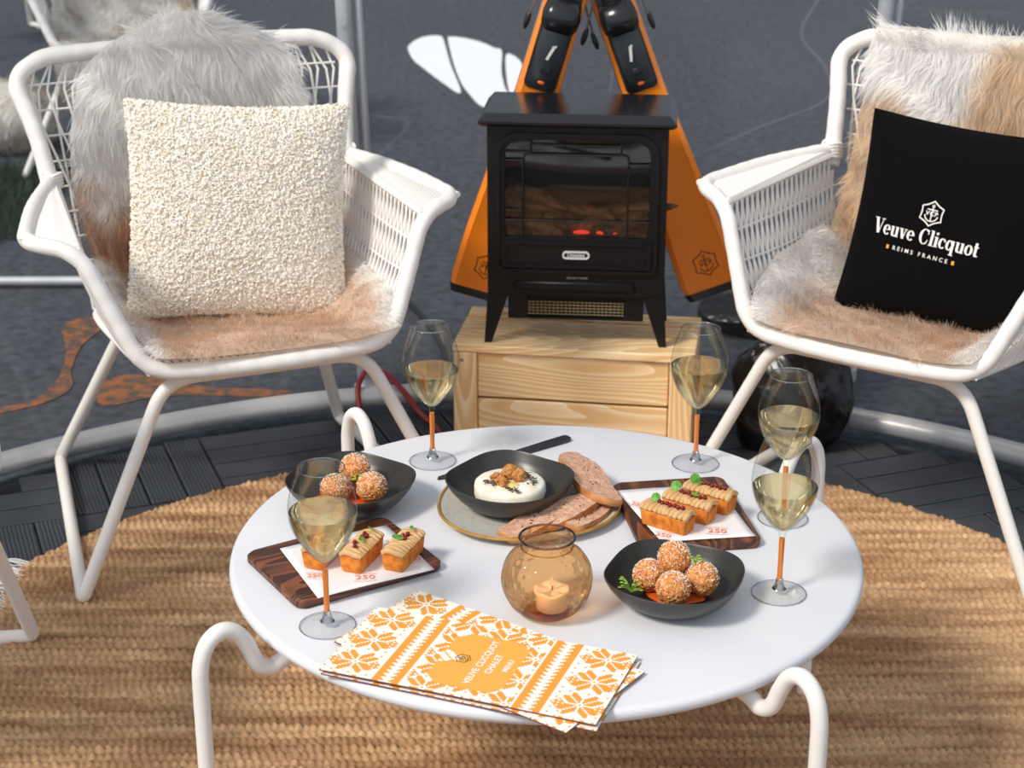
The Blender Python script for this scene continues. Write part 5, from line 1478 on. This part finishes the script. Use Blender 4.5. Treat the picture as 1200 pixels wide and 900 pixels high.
M['amber_base'] = thin_glass('amber_base', tint=(.96, .80, .60), edge=(.85, .62, .40), refl=.3, fac0=.0)
M['amber_rim'] = thin_glass('amber_thick', tint=(.66, .42, .24), edge=(.25, .12, .06), refl=1.0, fac0=.08)
M['flame'] = emission('candle_flame', (1.0, .72, .38), 1.0)
build_vase()

# ================================================================== MENUS
def menu(name, label, x, y, z, yaw, badge, group='patterned orange menus'):
    """u = along the long edge from the menu's top (left in view) to its foot, v = across; knitted two-colour pattern."""
    t = thing(name, label, 'menu', (x, y, z), yaw, group)
    NU, NV = 122, 58; L, W = .322, .153
    g = np.zeros((NU, NV), int)
    def rose(cu, cv):
        for i in range(NU):
            for j in range(NV):
                a, b = abs(i - cu), abs(j - cv); A, B_2 = max(a, b), min(a, b)
                if A <= 8 and B_2 >= 1 and B_2 <= A - 1 and B_2 >= A - 4 and B_2 <= 5: g[i, j] = 1
                if A == 0: g[i, j] = 1
    def diamond(cu, cv):
        for i in range(max(0, cu - 3), min(NU, cu + 4)):
            for j in range(max(0, cv - 3), min(NV, cv + 4)):
                d = abs(i - cu) + abs(j - cv)
                if d in (1, 3) or (d == 2 and i != cu and j != cv): g[i, j] = 1
    for cu in (11, 46, 64, 82, 111):
        sh = 0 if cu in (11, 64, 111) else 9
        for cv in range(1 + sh - 9, NV + 10, 19): rose(cu, cv)
    for cu in (20, 102, 37, 55, 73, 91, 2, 120):
        for cv in range(10, NV + 6, 19): diamond(cu, cv)
    for i in range(NU):           # small flecks in the empty ground
        for j in range(NV):
            if g[max(0, i - 1):i + 2, max(0, j - 1):j + 2].sum() == 0 and (i % 4 == 0) and ((j + (i // 4) * 2) % 4 == 0): g[i, j] = 1
    for c0 in (24, 86):           # stripe bands
        g[c0 - 1:c0 + 13, :] = 0; g[c0:c0 + 3, :] = 1; g[c0 + 9:c0 + 12, :] = 1
        for j in range(NV):
            if j % 3 != 0: g[c0 + 3, j] = 1; g[c0 + 8, j] = 1
            if j % 3 == 1: g[c0 + 4, j] = 1; g[c0 + 7, j] = 1
    if badge:
        for i in range(44, 78):
            for j in range(7, 50):
                e = min(i - 44, 77 - i); f = min(j - 7, 49 - j)
                if e + f >= 5: g[i, j] = 2
        for i in range(44, 54):
            for j in range(22, 36):
                if abs(j - 28.5) < 5.5 - (i - 44) * .55: g[i, j] = 0 if (i + j) % 5 else 1
    us = np.linspace(0, L, NU + 1); vs = np.linspace(-W / 2, W / 2, NV + 1)
    bend = lambda u: .0006 * math.sin(u * 9)
    V = [(u, v, .0016 + bend(u)) for u in us for v in vs]
    F = [(i * (NV + 1) + j, (i + 1) * (NV + 1) + j, (i + 1) * (NV + 1) + j + 1, i * (NV + 1) + j + 1) for i in range(NU) for j in range(NV)]
    mesh_obj('printed_cover', V, F, [M['menu_white'], M['menu_orange'], M['menu_badge']], t, False, None, [g[i, j] for i in range(NU) for j in range(NV)])
    k = 24; V = [(u, s * W / 2, zz + bend(u)) for zz in (0.0, .0015) for s in (-1, 1) for u in np.linspace(0, L, k)]
    I = lambda a, b, i: (a * 2 + b) * k + i
    F = [(I(0, 0, i), I(0, 0, i + 1), I(1, 0, i + 1), I(1, 0, i)) for i in range(k - 1)] + [(I(0, 1, i + 1), I(0, 1, i), I(1, 1, i), I(1, 1, i + 1)) for i in range(k - 1)] + [(I(0, 0, i), I(0, 1, i), I(0, 1, i + 1), I(0, 0, i + 1)) for i in range(k - 1)] + [(I(1, 0, i), I(1, 0, i + 1), I(1, 1, i + 1), I(1, 1, i)) for i in range(k - 1)]
    F += [(I(0, 1, 0), I(0, 0, 0), I(1, 0, 0), I(1, 1, 0)), (I(0, 0, k - 1), I(0, 1, k - 1), I(1, 1, k - 1), I(1, 0, k - 1))]
    mesh_obj('card', V, F, M['menu_edge'], t, False)
    if badge:
        fl = Flat(); fl.text('VEUVE CLICQUOT', .0112, (.164, .000), PI / 2, bold=.03, spacing=1.06); fl.text('CHALET', .0112, (.1785, .000), PI / 2, bold=.03, spacing=1.04); fl.text('MENU', .0092, (.195, .002), PI / 2, bold=.03, spacing=1.04)
        fl.build('cover_lettering', M['menu_white'], t, lambda X, Y: (X, Y, .0020 + bend(X)))
        fe = Flat(); emblem(fe, (.1415, .000), .0095, PI / 2, w=.07); fe.build('cover_crest', M['ink'], t, lambda X, Y: (X, Y, .0020 + bend(X)))
    return t
yw1 = math.radians(-20.6)
menu('menu', 'lowest menu of the stack, only a thin right edge showing', -.184, 1.792, TZ + .0012, math.radians(-21.4), False)
menu('menu', 'menu fanned out askew beneath the top menu, its corners sticking out', -.158, 1.849, TZ + .0036, math.radians(-36.3), False)
menu('menu', 'topmost patterned orange and white menu with a lettered badge', -.187, 1.793, TZ + .0060, yw1, True)

# ================================================================== LOOSE THINGS ON THE DECK
def build_bag(label, x, y, z, s, seed, group='black bags'):
    V, F = icosphere(5); V = V * (1 + .09 * noise3(V, 1.8, seed) + .03 * noise3(V, 4, seed + 1))[:, None] * np.array(s)
    r = np.abs(noise3(V / np.array(s), 7, seed + 2)); V *= (1 - .02 * np.clip(.4 - r, 0, 1) * 2)[:, None]
    V[:, 2] = np.maximum(V[:, 2], -s[2] * .75); V[:, 2] += s[2] * .75
    o = mesh_obj('black_bag', V, F, M['bag'], None, True, None); o.location = (x, y, z); return tag(o, label, 'bag', group)
build_bag('glossy black plastic bag on the deck under the right wicker chair', .555, 3.29, .001, (.125, .09, .13), 1)
build_bag('flat dark bag on the ground beyond the ring, behind the right wicker chair', .62, 4.05, -.02, (.17, .14, .06), 4)

o = MB().tube(cr([(-.318, 3.44, .010), (-.322, 3.47, .05), (-.305, 3.505, .075), (-.27, 3.50, .072), (-.23, 3.47, .045), (-.19, 3.42, .012), (-.150, 3.34, .008), (-.135, 3.22, .008), (-.16, 3.10, .008)], 8), .006, 8).build('red_cable', M['red_cable'])
tag(o, 'red cable looping over the deck between the left chair and the crate', 'cable')
o = MB().tube(cr([(-.40, 4.36, -.014), (-.278, 4.242, -.014), (-.242, 4.163, -.014), (-.206, 4.055, -.014), (-.169, 3.917, -.014), (-.148, 3.803, -.014), (-.12, 3.70, -.014), (0.1, 3.64, -.014)], 8), .007, 8).build('black_cable', M['black_cable'])
tag(o, 'black cable on the grey ground behind the crate and stove', 'cable')

def build_throw():
    t = thing('throw_blanket', 'white blanket corner with stringy tassels on the deck at the left edge', 'blanket', (-.905, 2.66, .001), 0)
    n = 12; V = []; F = []
    for j in range(n):
        for i in range(n): u, v = i / (n - 1), j / (n - 1); V.append((-.25 + .27 * u, -.10 + .2 * v, .012 + .03 * (1 - u) + .008 * math.sin(v * 9 + u * 5)))
    F = [(j * n + i, j * n + i + 1, (j + 1) * n + i + 1, (j + 1) * n + i) for j in range(n - 1) for i in range(n - 1)]
    o = mesh_obj('cloth', V, F, M['thread'], t, True, None); so = o.modifiers.new('thickness', 'SOLIDIFY'); so.thickness = .006
    rng = np.random.default_rng(3)
    for k in range(8):
        mb = MB(); y0 = -.09 + .18 * k / 7
        for _ in range(9):
            e = rng.normal(0, .007, 3); L = rng.uniform(.035, .06)
            mb.tube(cr([(.018, y0, .012), (.018 + L * .5, y0 + e[1] * .6, .012 + abs(e[2]) * .3), (.018 + L, y0 + e[1] * 1.5, .003 + abs(e[2]) * .3)], 4), .0013, 5)
        mb.build('tassel', M['thread'], t)
build_throw()

# pale furry pouf beyond the wall, far left
def build_pouf():
    V, F = icosphere(3); n = 6000; rng = np.random.default_rng(8)
    nu, nv = 40, 24; G = np.empty((nv, nu, 3))
    for j in range(nv):
        for i in range(nu):
            a = -PI + 2 * PI * i / (nu - 1); b = PI * (.03 + .72 * j / (nv - 1)); G[j, i] = (.15 * math.sin(b) * math.sin(a), -.15 * math.sin(b) * math.cos(a), .11 + .11 * math.cos(b))
    o = fur_surface('fur_pouf', G, lambda u, v, p: col_mottled(u, v, p) * np.array([1.1, 1.08, 1.05]), n, .04, .0018, lambda u, v, p: np.c_[np.zeros(len(u)), np.zeros(len(u)), -np.ones(len(u))], seed=9)
    o.location = (-1.66, 5.80, -.02); tag(o, 'pale furry pouf beyond the clear wall at the far left edge', 'pouf')
build_pouf()
